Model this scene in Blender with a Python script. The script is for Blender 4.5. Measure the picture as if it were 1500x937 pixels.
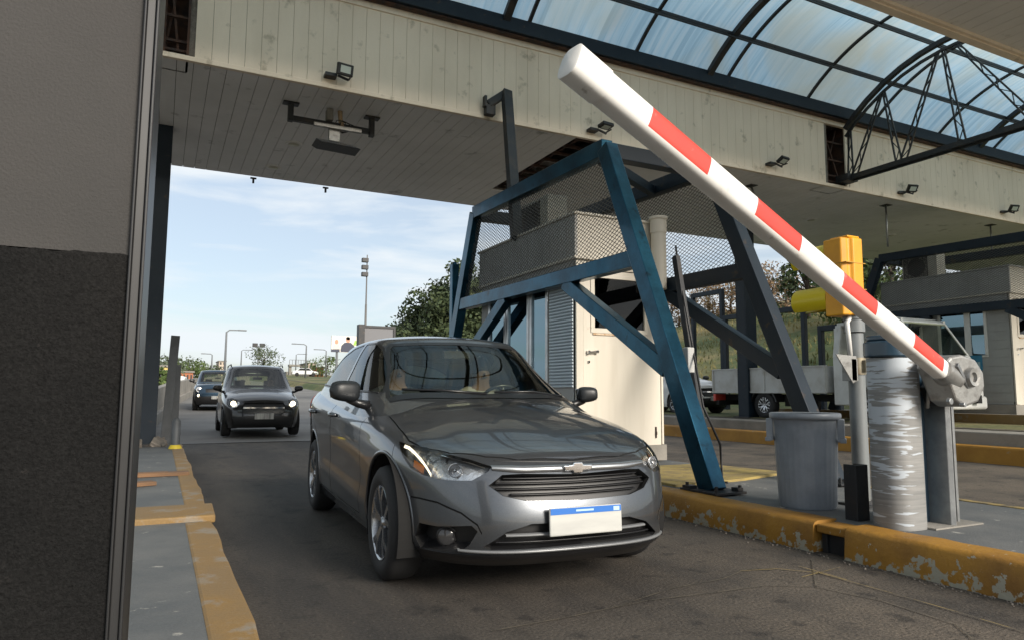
import bpy, bmesh, math, random
from mathutils import Vector, Matrix
from mathutils.bvhtree import BVHTree
random.seed(7)
R = math.radians
for o in list(bpy.data.objects): bpy.data.objects.remove(o)
scene = bpy.context.scene
COL = scene.collection

# ------------------------------------------------------------------ camera
FPX, YAW, PITCH, ROLL = 1027.97, R(26.5645), R(5.9381), R(0.3118)
CAMZ = 1.03
fw = Vector((math.sin(YAW)*math.cos(PITCH), math.cos(YAW)*math.cos(PITCH), math.sin(PITCH)))
r0 = Vector((math.cos(YAW), -math.sin(YAW), 0)); u0 = r0.cross(fw)
rt = r0*math.cos(ROLL)+u0*math.sin(ROLL); up = -r0*math.sin(ROLL)+u0*math.cos(ROLL)
cd = bpy.data.cameras.new('camera'); cam = bpy.data.objects.new('camera', cd); COL.objects.link(cam)
cd.sensor_width = 36; cd.lens = FPX/1500*36; cd.clip_start = .05; cd.clip_end = 3000
M = Matrix((rt, up, -fw)).transposed().to_4x4(); M.translation = Vector((0, 0, CAMZ)); cam.matrix_world = M
scene.camera = cam
scene.render.resolution_x = 1024; scene.render.resolution_y = 639

def W(px, py, ax, val):
    """the point of the plane ax=val seen at pixel (px,py) of the survey photograph"""
    d = fw+rt*((px-750)/FPX)-up*((py-468.5)/FPX)
    o = Vector((0, 0, CAMZ)); i = 'xyz'.index(ax)
    return o+d*((val-o[i])/d[i])

# ------------------------------------------------------------------ world and sun
SUN_EL, SUN_AZ = R(25), R(163)      # azimuth clockwise from +Y: behind the camera, to the right
world = bpy.data.worlds.new('World'); scene.world = world; world.use_nodes = True
wn, wl = world.node_tree.nodes, world.node_tree.links
bg = wn['Background']; bg.inputs[1].default_value = 0.09
sky = wn.new('ShaderNodeTexSky'); sky.sky_type = 'NISHITA'; sky.sun_disc = False
sky.sun_elevation = SUN_EL; sky.sun_rotation = SUN_AZ; sky.air_density = 1.0; sky.dust_density = 1.5; sky.ozone_density = 1.5
tc = wn.new('ShaderNodeTexCoord'); mp = wn.new('ShaderNodeMapping'); mp.inputs['Scale'].default_value = (1.3, 1.3, 9); mp.inputs['Rotation'].default_value = (R(3), R(-5), 0)
ns = wn.new('ShaderNodeTexNoise'); ns.inputs['Scale'].default_value = 2.2; ns.inputs['Detail'].default_value = 7; ns.inputs['Roughness'].default_value = .55; ns.inputs['Distortion'].default_value = .35
cr = wn.new('ShaderNodeValToRGB'); cr.color_ramp.elements[0].position = .40; cr.color_ramp.elements[1].position = .58
cr.color_ramp.elements[0].color = (.44, .44, .44, 1); cr.color_ramp.elements[1].color = (.97, .97, .97, 1)
mx = wn.new('ShaderNodeMix'); mx.data_type = 'RGBA'; mx.inputs[7].default_value = (5.9, 6.3, 6.6, 1)
wl.new(tc.outputs['Generated'], mp.inputs[0]); wl.new(mp.outputs[0], ns.inputs[0]); wl.new(ns.outputs[0], cr.inputs[0])
wl.new(cr.outputs[0], mx.inputs[0]); wl.new(sky.outputs[0], mx.inputs[6]); wl.new(mx.outputs[2], bg.inputs[0])
sd = bpy.data.lights.new('sun', 'SUN'); sun = bpy.data.objects.new('sun', sd); COL.objects.link(sun)
sd.energy = 3.1; sd.angle = R(22); sd.color = (1, .92, .81)
sdir = Vector((math.sin(SUN_AZ)*math.cos(SUN_EL), math.cos(SUN_AZ)*math.cos(SUN_EL), math.sin(SUN_EL)))
sun.rotation_euler = sdir.to_track_quat('Z', 'Y').to_euler(); sun.location = (5, -10, 20)
vs = scene.view_settings; vs.view_transform = 'Standard'; vs.look = 'None'; vs.gamma = 1; vs.exposure = 0.74
scene.render.engine = 'CYCLES'
scene.cycles.max_bounces = 8; scene.cycles.transparent_max_bounces = 16; scene.cycles.transmission_bounces = 6

# ------------------------------------------------------------------ materials
MATS = {}
def pm(name, base, rough=.6, metal=0, c2=None, sc=4., lo=.4, hi=.65, stretch=(1, 1, 1), c3=None, sc3=1., lo3=.5, hi3=.6,
       bump=0., bsc=60., coat=0., det=6, spec=.5, fine=0., finesc=150.):
    m = bpy.data.materials.new(name); m.use_nodes = True; nt = m.node_tree; n, l = nt.nodes, nt.links
    b = n['Principled BSDF']; b.inputs['Roughness'].default_value = rough; b.inputs['Metallic'].default_value = metal
    b.inputs['Coat Weight'].default_value = coat; b.inputs['Coat Roughness'].default_value = .035; b.inputs['Specular IOR Level'].default_value = spec
    t = n.new('ShaderNodeTexCoord')
    def noise(scale, detail=det, st=(1, 1, 1)):
        mpn = n.new('ShaderNodeMapping'); mpn.inputs['Scale'].default_value = st; l.new(t.outputs['Object'], mpn.inputs[0])
        x = n.new('ShaderNodeTexNoise'); x.inputs['Scale'].default_value = scale; x.inputs['Detail'].default_value = detail; x.inputs['Roughness'].default_value = .6
        l.new(mpn.outputs[0], x.inputs[0]); return x.outputs[0]
    def rampf(src, a, c):
        r_ = n.new('ShaderNodeMapRange'); r_.inputs[1].default_value = a; r_.inputs[2].default_value = c; l.new(src, r_.inputs[0]); return r_.outputs[0]
    def mix(f, a, c, mode='MIX'):
        x = n.new('ShaderNodeMix'); x.data_type = 'RGBA'; x.blend_type = mode
        if isinstance(f, float): x.inputs[0].default_value = f
        else: l.new(f, x.inputs[0])
        for i, v in ((6, a), (7, c)):
            if isinstance(v, tuple): x.inputs[i].default_value = (*v, 1)
            else: l.new(v, x.inputs[i])
        return x.outputs[2]
    cur = base
    if c2: cur = mix(rampf(noise(sc, st=stretch), lo, hi), cur, c2)
    if c3: cur = mix(rampf(noise(sc3, 9), lo3, hi3), cur, c3)
    if fine:
        g = rampf(noise(finesc, 3), .25, .75)
        k = n.new('ShaderNodeMapRange'); k.inputs[3].default_value = 1-fine; k.inputs[4].default_value = 1+fine; l.new(g, k.inputs[0])
        cc = n.new('ShaderNodeCombineColor'); [l.new(k.outputs[0], cc.inputs[i]) for i in range(3)]
        cur = mix(1., cur, cc.outputs[0], 'MULTIPLY')
    if isinstance(cur, tuple): b.inputs['Base Color'].default_value = (*cur, 1)
    else: l.new(cur, b.inputs['Base Color'])
    if bump:
        bp = n.new('ShaderNodeBump'); bp.inputs['Strength'].default_value = bump; bp.inputs['Distance'].default_value = .01
        l.new(noise(bsc, 5), bp.inputs['Height']); l.new(bp.outputs[0], b.inputs['Normal'])
    MATS[name] = m; return m

asphalt = pm('asphalt', (.030, .0265, .024), .82, c2=(.078, .065, .052), sc=.9, lo=.40, hi=.68, stretch=(1.8, .35, 1), c3=(.013, .012, .011), sc3=2.2, lo3=.56, hi3=.68, bump=.8, bsc=55, fine=.55, finesc=62)
def pale_patch(m, col):  # paler brown towards the near right and beyond the island, broken by noise
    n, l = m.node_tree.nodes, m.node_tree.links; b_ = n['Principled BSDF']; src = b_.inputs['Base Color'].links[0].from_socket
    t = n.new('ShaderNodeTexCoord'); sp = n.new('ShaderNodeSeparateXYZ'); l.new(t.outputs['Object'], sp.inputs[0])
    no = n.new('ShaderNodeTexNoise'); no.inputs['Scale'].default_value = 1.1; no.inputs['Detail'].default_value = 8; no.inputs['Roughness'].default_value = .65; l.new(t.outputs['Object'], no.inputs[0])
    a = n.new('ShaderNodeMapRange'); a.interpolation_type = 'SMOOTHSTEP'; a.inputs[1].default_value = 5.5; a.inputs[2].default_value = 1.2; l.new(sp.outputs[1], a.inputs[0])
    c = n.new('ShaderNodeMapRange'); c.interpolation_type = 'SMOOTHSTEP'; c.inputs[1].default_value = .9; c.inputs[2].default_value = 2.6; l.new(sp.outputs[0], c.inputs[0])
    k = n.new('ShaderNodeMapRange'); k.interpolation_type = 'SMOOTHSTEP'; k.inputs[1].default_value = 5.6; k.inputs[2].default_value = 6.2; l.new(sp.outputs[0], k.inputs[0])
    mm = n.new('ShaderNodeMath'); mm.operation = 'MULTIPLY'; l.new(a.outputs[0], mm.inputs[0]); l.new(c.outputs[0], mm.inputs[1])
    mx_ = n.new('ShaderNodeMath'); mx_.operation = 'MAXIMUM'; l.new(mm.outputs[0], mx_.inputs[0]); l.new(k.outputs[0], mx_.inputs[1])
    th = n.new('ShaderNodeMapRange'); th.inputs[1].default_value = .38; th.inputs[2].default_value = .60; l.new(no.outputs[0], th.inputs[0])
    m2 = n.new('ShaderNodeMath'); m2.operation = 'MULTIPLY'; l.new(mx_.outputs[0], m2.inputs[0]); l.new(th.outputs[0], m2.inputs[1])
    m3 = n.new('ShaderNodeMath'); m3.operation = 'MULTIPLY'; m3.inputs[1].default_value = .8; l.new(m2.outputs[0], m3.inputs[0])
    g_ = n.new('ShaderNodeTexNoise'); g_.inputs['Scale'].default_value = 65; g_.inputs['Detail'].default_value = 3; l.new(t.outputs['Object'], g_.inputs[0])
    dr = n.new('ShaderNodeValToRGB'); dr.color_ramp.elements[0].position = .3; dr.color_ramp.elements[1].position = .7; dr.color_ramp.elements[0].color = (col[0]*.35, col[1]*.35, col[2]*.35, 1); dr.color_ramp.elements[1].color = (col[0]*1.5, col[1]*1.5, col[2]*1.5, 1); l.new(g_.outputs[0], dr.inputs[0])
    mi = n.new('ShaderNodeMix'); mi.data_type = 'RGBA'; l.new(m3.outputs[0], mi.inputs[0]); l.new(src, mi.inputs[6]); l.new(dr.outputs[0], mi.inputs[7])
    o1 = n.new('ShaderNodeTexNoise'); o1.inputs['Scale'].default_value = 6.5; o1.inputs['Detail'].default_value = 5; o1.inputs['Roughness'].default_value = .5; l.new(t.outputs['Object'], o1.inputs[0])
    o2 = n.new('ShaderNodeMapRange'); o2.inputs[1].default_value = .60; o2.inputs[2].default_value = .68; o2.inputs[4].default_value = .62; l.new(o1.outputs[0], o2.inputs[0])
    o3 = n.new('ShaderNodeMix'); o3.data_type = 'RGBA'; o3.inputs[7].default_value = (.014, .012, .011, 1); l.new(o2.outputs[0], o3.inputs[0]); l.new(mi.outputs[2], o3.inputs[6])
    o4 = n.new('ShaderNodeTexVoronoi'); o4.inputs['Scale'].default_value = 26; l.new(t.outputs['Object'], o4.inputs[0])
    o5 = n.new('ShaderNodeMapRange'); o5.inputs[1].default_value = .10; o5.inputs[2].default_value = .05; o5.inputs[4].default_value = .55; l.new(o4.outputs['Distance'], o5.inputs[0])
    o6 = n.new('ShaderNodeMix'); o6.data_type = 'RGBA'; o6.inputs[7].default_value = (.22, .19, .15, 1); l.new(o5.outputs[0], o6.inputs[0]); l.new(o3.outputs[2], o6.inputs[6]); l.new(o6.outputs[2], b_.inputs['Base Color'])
pale_patch(asphalt, (.155, .125, .095))
asphalt_far = pm('asphalt pale', (.17, .165, .155), .85, c2=(.12, .115, .11), sc=.5, bump=.3, fine=.15)
conc_grey = pm('painted concrete grey', (.095, .102, .106), .75, c2=(.135, .138, .136), sc=2.2, c3=(.33, .32, .29), sc3=7, lo3=.64, hi3=.68, bump=.4, bsc=60, fine=.15)
conc = pm('concrete', (.27, .25, .22), .85, c2=(.18, .17, .15), sc=1.5, bump=.5, bsc=40, fine=.15)
rubble = pm('broken concrete', (.14, .12, .10), .95, c2=(.25, .22, .19), sc=6, bump=1, bsc=20, fine=.3)
ochre_top = pm('worn ochre paint', (.215, .14, .062), .75, c2=(.265, .155, .045), sc=2.5, c3=(.24, .20, .15), sc3=5, lo3=.54, hi3=.64, bump=.4, bsc=50, fine=.14)
blockm = pm('concrete block', (.17, .165, .16), .9, bump=.4, fine=.2)
darksteel = pm('dark steel', (.022, .024, .027), .5, .2, c2=(.05, .04, .033), sc=5, lo=.5, hi=.7, bump=.15)
blackpl = pm('black plastic', (.012, .012, .013), .45)
rubber = pm('rubber', (.014, .014, .015), .75, fine=.2)
bluepaint = pm('blue steel paint', (.018, .085, .138), .30, .75, c2=(.010, .045, .075), sc=3, c3=(.012, .020, .028), sc3=4.5, lo3=.60, hi3=.70, bump=.10, bsc=35, coat=.12, spec=.3, fine=.08, finesc=40)
navy = pm('navy steel paint', (.006, .014, .024), .5, 0, c2=(.010, .019, .030), sc=3, c3=(.045, .032, .022), sc3=6, lo3=.62, hi3=.70, bump=.12, spec=.3)
cream = pm('cream cladding', (.84, .71, .565), .55, c2=(.74, .62, .485), sc=1.2, c3=(.36, .29, .20), sc3=3.2, lo3=.60, hi3=.74, stretch=(1, 1, .3), bump=.06, fine=.05)
soffm = pm('soffit boards', (.80, .775, .765), .6, c2=(.70, .68, .665), sc=.8, c3=(.25, .235, .215), sc3=2.3, lo3=.62, hi3=.78, bump=.06, fine=.04)
boothcream = pm('booth cream paint', (.60, .555, .475), .5, c2=(.53, .485, .405), sc=2, stretch=(3, 3, .3), lo=.45, hi=.75, c3=(.35, .22, .12), sc3=9, lo3=.70, hi3=.76, bump=.04)
boothgrey = pm('booth grey cladding', (.36, .36, .35), .6, c2=(.30, .30, .29), sc=2, bump=.05)
rust = pm('rusty steel', (.085, .04, .024), .85, c2=(.03, .022, .02), sc=7, bump=.3)
alu = pm('aluminium', (.55, .56, .57), .35, .9, c2=(.4, .4, .41), sc=5)
shutterm = pm('shutter slats', (.50, .57, .62), .45, .2)
galv = pm('galvanised steel', (.36, .37, .37), .42, .75, c2=(.25, .255, .26), sc=9, lo=.35, hi=.7, c3=(.16, .12, .09), sc3=6, lo3=.68, hi3=.76, bump=.1)
castalu = pm('cast aluminium', (.34, .335, .32), .45, .7, c2=(.16, .15, .14), sc=14, lo=.5, hi=.75, bump=.25, bsc=50)
pvc = pm('grey pipe', (.18, .195, .20), .5, c2=(.13, .13, .12), sc=6, lo=.45, hi=.75, stretch=(1, 1, .35), bump=.1)
binm = pm('grey bin plastic', (.25, .275, .305), .42, c2=(.175, .195, .22), sc=3, fine=.04)
sigyellow = pm('signal yellow', (.78, .36, .012), .42, c2=(.62, .27, .012), sc=3)
visyellow = pm('visor yellow', (.68, .52, .01), .35)
whitep = pm('white paint', (.74, .73, .70), .42, c2=(.60, .58, .54), sc=3, lo=.45, hi=.8, c3=(.38, .36, .32), sc3=12, lo3=.66, hi3=.76)
redp = pm('red reflective', (.62, .06, .04), .4, c2=(.50, .055, .04), sc=6, c3=(.62, .22, .18), sc3=9, lo3=.60, hi3=.74)
whitecar = pm('white car paint', (.68, .69, .69), .3, coat=.6)
chrome = pm('chrome', (.75, .75, .76), .12, 1.)
rimm = pm('alloy rim', (.42, .43, .45), .25, .9)
capblue = pm('dark blue cap', (.025, .055, .085), .3, coat=.3)
pillar_hi = pm('pillar grey', (.048, .045, .0425), .85, c2=(.039, .037, .035), sc=3, bump=.25, bsc=320, fine=.10, finesc=500, c3=(.048, .044, .041), sc3=5, lo3=.5, hi3=.75)
pillar_lo = pm('pillar dark', (.0075, .0075, .0075), .8, c2=(.012, .0115, .011), sc=3, bump=.45, bsc=240, fine=.55, finesc=420, c3=(.022, .020, .019), sc3=60, lo3=.66, hi3=.74, spec=.12)
orangep = pm('amber', (.8, .25, .04), .3)
seatm = pm('seat fabric', (.10, .09, .075), .85)
linerm = pm('headliner', (.35, .31, .25), .9)
skin = pm('skin', (.20, .125, .09), .55)
clothd = pm('dark cloth', (.03, .035, .05), .9)
clothl = pm('pale cloth', (.35, .33, .30), .9)
hairm = pm('hair', (.02, .015, .012), .7)
def paint(name, c, c2=None, rough=.32, metal=.65):
    return pm(name, c, rough, metal, c2=c2, sc=400, lo=.3, hi=.7, coat=1., det=1) if c2 else pm(name, c, rough, metal, coat=1.)
grey_paint = paint('grey car paint', (.078, .085, .094), (.112, .120, .132), .32, .75)
dark_paint = paint('black car paint', (.018, .018, .020), (.03, .03, .032))
blue_paint = paint('blue car paint', (.012, .034, .062), (.018, .045, .075))

def emis(name, c, s):
    m = pm(name, c, .4); b = m.node_tree.nodes['Principled BSDF']; b.inputs['Emission Color'].default_value = (*c, 1); b.inputs['Emission Strength'].default_value = s; return m
lamp_on = emis('lit headlamp', (1, .84, .58), 2.4)
drl_on = emis('daytime lamp', (1, .88, .62), 1.1)
def glassm(name, tint, ior=1.5, rough=0., extra=0.):
    m = bpy.data.materials.new(name); m.use_nodes = True; n, l = m.node_tree.nodes, m.node_tree.links
    n.remove(n['Principled BSDF']); out = n['Material Output']
    t = n.new('ShaderNodeBsdfTransparent'); t.inputs[0].default_value = (*tint, 1)
    g = n.new('ShaderNodeBsdfGlossy'); g.inputs['Roughness'].default_value = rough
    f = n.new('ShaderNodeFresnel'); f.inputs[0].default_value = ior; mi = n.new('ShaderNodeMixShader')
    ad = n.new('ShaderNodeMath'); ad.inputs[1].default_value = extra; l.new(f.outputs[0], ad.inputs[0])
    l.new(ad.outputs[0], mi.inputs[0]); l.new(t.outputs[0], mi.inputs[1]); l.new(g.outputs[0], mi.inputs[2]); l.new(mi.outputs[0], out.inputs[0]); return m
carglass = glassm('car glass', (.72, .76, .64), 1.5, extra=.02)
winglass = glassm('window glass', (.10, .15, .18), 1.6, extra=.20); winglass.node_tree.nodes['Glossy BSDF'].inputs[0].default_value = (.55, .78, .92, 1)
lampglass = glassm('lamp lens', (.92, .93, .93), 1.45)
def vaultmat():
    m = bpy.data.materials.new('polycarbonate'); m.use_nodes = True; n, l = m.node_tree.nodes, m.node_tree.links
    n.remove(n['Principled BSDF']); out = n['Material Output']
    t = n.new('ShaderNodeTexCoord'); mpn = n.new('ShaderNodeMapping'); mpn.inputs['Scale'].default_value = (9, .35, .35); l.new(t.outputs['Object'], mpn.inputs[0])
    no = n.new('ShaderNodeTexNoise'); no.inputs['Scale'].default_value = 1.3; no.inputs['Detail'].default_value = 6; no.inputs['Distortion'].default_value = .4; l.new(mpn.outputs[0], no.inputs[0])
    rp = n.new('ShaderNodeValToRGB'); e = rp.color_ramp.elements; e[0].position = .33; e[0].color = (.33, .49, .59, 1); e[1].position = .66; e[1].color = (.53, .65, .71, 1)
    e2 = rp.color_ramp.elements.new(.48); e2.color = (.42, .60, .70, 1)
    l.new(no.outputs[0], rp.inputs[0])
    n3 = n.new('ShaderNodeTexNoise'); n3.name = 'vault dirt'; n3.inputs['Scale'].default_value = .55; n3.inputs['Detail'].default_value = 7; n3.inputs['Distortion'].default_value = .8; l.new(t.outputs['Object'], n3.inputs[0])
    r3 = n.new('ShaderNodeMapRange'); r3.inputs[1].default_value = .45; r3.inputs[2].default_value = .72; l.new(n3.outputs[0], r3.inputs[0])
    sx = n.new('ShaderNodeSeparateXYZ'); l.new(t.outputs['Object'], sx.inputs[0]); fl = n.new('ShaderNodeMath'); fl.operation = 'SNAP'; fl.inputs[1].default_value = 1.1; l.new(sx.outputs[0], fl.inputs[0])
    wn_ = n.new('ShaderNodeTexWhiteNoise'); wn_.noise_dimensions = '1D'; l.new(fl.outputs[0], wn_.inputs['W']); pr_ = n.new('ShaderNodeMapRange'); pr_.inputs[3].default_value = .80; pr_.inputs[4].default_value = 1.06; l.new(wn_.outputs[0], pr_.inputs[0])
    m4 = n.new('ShaderNodeMix'); m4.data_type = 'RGBA'; m4.inputs[7].default_value = (.50, .52, .44, 1); l.new(r3.outputs[0], m4.inputs[0]); l.new(rp.outputs[0], m4.inputs[6])
    m5 = n.new('ShaderNodeVectorMath'); m5.operation = 'SCALE'; l.new(m4.outputs[2], m5.inputs[0]); l.new(pr_.outputs[0], m5.inputs['Scale']); rp = m5
    tr = n.new('ShaderNodeBsdfTranslucent'); di = n.new('ShaderNodeBsdfDiffuse'); l.new(rp.outputs[0], tr.inputs[0]); l.new(rp.outputs[0], di.inputs[0])
    a = n.new('ShaderNodeMixShader'); a.inputs[0].default_value = .13; l.new(tr.outputs[0], a.inputs[1]); l.new(di.outputs[0], a.inputs[2]); l.new(a.outputs[0], out.inputs[0]); return m
polyc = vaultmat()

# ------------------------------------------------------------------ mesh helpers
class MB:
    def __init__(s): s.v = []; s.f = []; s.m = []; s.mi = 0
    def add(s, vs, fs, mi=None):
        k = len(s.v); s.v += [tuple(p) for p in vs]; s.f += [tuple(i+k for i in f) for f in fs]; s.m += [s.mi if mi is None else mi]*len(fs); return s
    def box(s, a, b, mi=None):
        x0, y0, z0 = a; x1, y1, z1 = b
        return s.add([(x0,y0,z0),(x1,y0,z0),(x1,y1,z0),(x0,y1,z0),(x0,y0,z1),(x1,y0,z1),(x1,y1,z1),(x0,y1,z1)],
                     [(0,3,2,1),(4,5,6,7),(0,1,5,4),(1,2,6,5),(2,3,7,6),(3,0,4,7)], mi)
    def beam(s, p, q, w, h, upv=(0, 0, 1), mi=None):
        p, q = Vector(p), Vector(q); d = (q-p).normalized(); u = Vector(upv)
        if abs(d.dot(u)) > .98: u = Vector((0, 1, 0))
        a = d.cross(u).normalized()*(w/2); b = a.normalized().cross(d).normalized()*(h/2)
        return s.add([p-a-b, p+a-b, p+a+b, p-a+b, q-a-b, q+a-b, q+a+b, q-a+b], [(0,3,2,1),(4,5,6,7),(0,1,5,4),(1,2,6,5),(2,3,7,6),(3,0,4,7)], mi)
    def tube(s, pts, r, n=10, mi=None, cap=True):
        pts = [Vector(p) for p in pts]; rs = r if isinstance(r, (list, tuple)) else [r]*len(pts); vs = []; fs = []
        ref = None
        for i, p in enumerate(pts):
            d = (pts[min(i+1, len(pts)-1)]-pts[max(i-1, 0)]).normalized()
            if ref is None: ref = Vector((0, 0, 1)) if abs(d.z) < .9 else Vector((1, 0, 0))
            a = d.cross(ref).normalized(); b = a.cross(d).normalized(); ref = b
            for k in range(n):
                t = 2*math.pi*k/n; vs.append(p+(a*math.cos(t)+b*math.sin(t))*rs[i])
        for i in range(len(pts)-1):
            for k in range(n):
                a = i*n+k; b = i*n+(k+1) % n; fs.append((a, b, b+n, a+n))
        if cap: fs.append(tuple(range(n-1, -1, -1))); fs.append(tuple((len(pts)-1)*n+k for k in range(n)))
        return s.add(vs, fs, mi)
    def lathe(s, prof, c, axis='z', n=32, mi=None):
        c = Vector(c); vs = []; fs = []
        for (r_, h) in prof:
            for k in range(n):
                t = 2*math.pi*k/n; ca, sa = math.cos(t)*r_, math.sin(t)*r_
                vs.append(c+Vector({'z': (ca, sa, h), 'x': (h, ca, sa), 'y': (ca, h, sa)}[axis]))
        for i in range(len(prof)-1):
            for k in range(n):
                a = i*n+k; b = i*n+(k+1) % n; fs.append((a, b, b+n, a+n))
        return s.add(vs, fs, mi)
    def prism(s, poly, ax, lo, hi, mi=None):
        """poly: 2D points of the other two axes, extruded along ax from lo to hi"""
        def mk(p, h): return {'x': (h, p[0], p[1]), 'y': (p[0], h, p[1]), 'z': (p[0], p[1], h)}[ax]
        n = len(poly); return s.add([mk(p, lo) for p in poly]+[mk(p, hi) for p in poly],
            [tuple(range(n))]+[tuple(range(2*n-1, n-1, -1))]+[(i, (i+1) % n, (i+1) % n+n, i+n) for i in range(n)], mi)
    def build(s, name, mats, parent=None, smooth=False, bevel=0, seg=2, auto=None, solid=0):
        me = bpy.data.meshes.new(name); me.from_pydata(s.v, [], s.f)
        for m in (mats if isinstance(mats, (list, tuple)) else [mats]): me.materials.append(m)
        me.polygons.foreach_set('material_index', s.m)
        bm = bmesh.new(); bm.from_mesh(me); bmesh.ops.recalc_face_normals(bm, faces=bm.faces); 
        for f in bm.faces: f.smooth = smooth
        if smooth and auto:
            for e in bm.edges:
                if len(e.link_faces) == 2 and e.calc_face_angle(0) > R(auto): e.smooth = False
        bm.to_mesh(me); bm.free()
        o = bpy.data.objects.new(name, me); COL.objects.link(o); o.parent = parent
        if bevel:
            b = o.modifiers.new('bevel', 'BEVEL'); b.width = bevel; b.segments = seg; b.limit_method = 'ANGLE'; b.harden_normals = False
        if solid:
            so = o.modifiers.new('solid', 'SOLIDIFY'); so.thickness = solid
        return o
def tag(o, label=None, cat=None, group=None, kind=None):
    if label: o['label'] = label
    if cat: o['category'] = cat
    if group: o['group'] = group
    if kind: o['kind'] = kind
    return o
def empty(name, loc, label, cat, group=None, rz=0):
    o = bpy.data.objects.new(name, None); o.location = loc; o.rotation_euler = (0, 0, rz); o.empty_display_size = .2; COL.objects.link(o)
    return tag(o, label, cat, group)
def kids(o): return [c for c in bpy.data.objects if c.parent == o]
def copy_tree(o, parent=None):
    c = o.copy(); COL.objects.link(c); c.parent = parent
    for ch in kids(o): copy_tree(ch, c)
    return c
def grp(o, loc):   # world-space mesh data inside an empty located at loc: shift
    return o
def interp(keys, x):
    if x <= keys[0][0]: return keys[0][1]
    for i in range(len(keys)-1):
        x0, v0 = keys[i]; x1, v1 = keys[i+1]
        if x <= x1:
            t = (x-x0)/(x1-x0)
            vp = keys[i-1][1] if i > 0 else v0; xp = keys[i-1][0] if i > 0 else x0-(x1-x0)
            vn = keys[i+2][1] if i+2 < len(keys) else v1; xn = keys[i+2][0] if i+2 < len(keys) else x1+(x1-x0)
            m0 = (v1-vp)/(x1-xp)*(x1-x0); m1 = (vn-v0)/(xn-x0)*(x1-x0)
            return (2*t**3-3*t**2+1)*v0+(t**3-2*t**2+t)*m0+(-2*t**3+3*t**2)*v1+(t**3-t**2)*m1
    return keys[-1][1]

# ------------------------------------------------------------------ ground, roads, islands
def g(y):
    return 0 if y < 15 else interp([(15, 0), (22, .07), (30, .25), (60, 1.2), (100, 2.5), (200, 5.2), (400, 7.5), (900, 9)], y)
def rx(x, y):
    v = interp([(11.5, 0), (12.2, .45), (16, .5), (19, .55)], x) if x > 11.5 else 0
    s = max(0, x-(19+max(0, (y-20))*.05+max(0, y-45)*.55))
    hill = min(7.5, s*.30 if s > 0 else 0); fade = max(0, min(1, (y-4)/8))
    return v+hill*fade
def Hh(x, y): return g(y)+rx(x, y)
def sheet(name, xs, ys, m, dz=0, hf=Hh, kind='structure', noise=0):
    vs = [(x, y, hf(x, y)+dz) for y in ys for x in xs]; nx = len(xs)
    fs = [(j*nx+i, j*nx+i+1, (j+1)*nx+i+1, (j+1)*nx+i) for j in range(len(ys)-1) for i in range(nx-1)]
    b = MB(); b.add(vs, fs); o = b.build(name, m, None, True); tag(o, kind=kind); return o
def lin(a, b, n): return [a+(b-a)*i/n for i in range(n+1)]
grassm = pm('hill grass', (.060, .085, .022), .95, c2=(.19, .155, .065), sc=.16, lo=.40, hi=.60, c3=(.04, .07, .018), sc3=.5, lo3=.5, hi3=.7, bump=1, bsc=8, fine=.4, finesc=9)
sheet('ground', lin(-900, -40, 12)+lin(-30, 11, 16)+lin(11.3, 12.6, 6)+lin(13, 60, 60)+lin(70, 900, 20), lin(-60, 10, 14)+lin(11, 60, 60)+lin(65, 200, 30)+lin(230, 1500, 20), grassm, -.03)
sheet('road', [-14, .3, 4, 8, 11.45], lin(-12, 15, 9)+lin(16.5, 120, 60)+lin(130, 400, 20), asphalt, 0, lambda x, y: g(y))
sheet('approach road', [-14, -7, 0, 5, 11.4], lin(15.4, 120, 60)+lin(130, 500, 20), asphalt_far, .006, lambda x, y: g(y))
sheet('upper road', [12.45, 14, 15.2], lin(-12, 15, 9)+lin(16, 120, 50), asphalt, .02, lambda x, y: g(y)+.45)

# the main lane's drain joint
b = MB(); b.box((.4, 15.32, -.01), (4, 15.42, .014)); tag(b.build('drain_joint', darksteel), kind='structure')
# sealant lines of the loop in the lane
def strip(b, pts, w, z=.006):
    for (p, q) in zip(pts[:-1], pts[1:]):
        P, Q = Vector((p[0], p[1], z)), Vector((q[0], q[1], z)); d = (Q-P).normalized(); n_ = Vector((-d.y, d.x, 0))*w/2; P -= d*w*.3; Q += d*w*.3
        b.add([P-n_, Q-n_, Q+n_, P+n_], [(0, 1, 2, 3)])
sealm = pm('sealant line', (.13, .11, .08), .8, c2=(.05, .045, .038), sc=7, lo=.45, hi=.6)
sealy = pm('yellow sealant', (.30, .22, .08), .8, c2=(.10, .085, .06), sc=6, lo=.45, hi=.6)
def px_line(pts): return [W(x, y, 'z', 0)[:2] for x, y in pts]
b = MB()
for pl in ([(720, 925), (830, 905), (950, 880), (1050, 868), (1120, 858), (1195, 860), (1290, 880), (1400, 915), (1425, 937)],
           [(900, 890), (985, 862), (1060, 848), (1090, 835), (1135, 832)], [(350, 705), (430, 711)], [(372, 703), (440, 698)], [(1190, 820), (1196, 860)]):
    strip(b, px_line(pl), .007)
tag(b.build('loop_sealant', sealm), kind='structure')
b = MB()
for pl in ([(1085, 837), (1140, 834), (1200, 840), (1300, 868), (1400, 897), (1500, 927)], [(1170, 830), (1240, 850)], [(1175, 846), (1230, 832)]):
    strip(b, px_line(pl), .007, .008)
tag(b.build('loop_marking', sealy), kind='structure')

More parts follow.
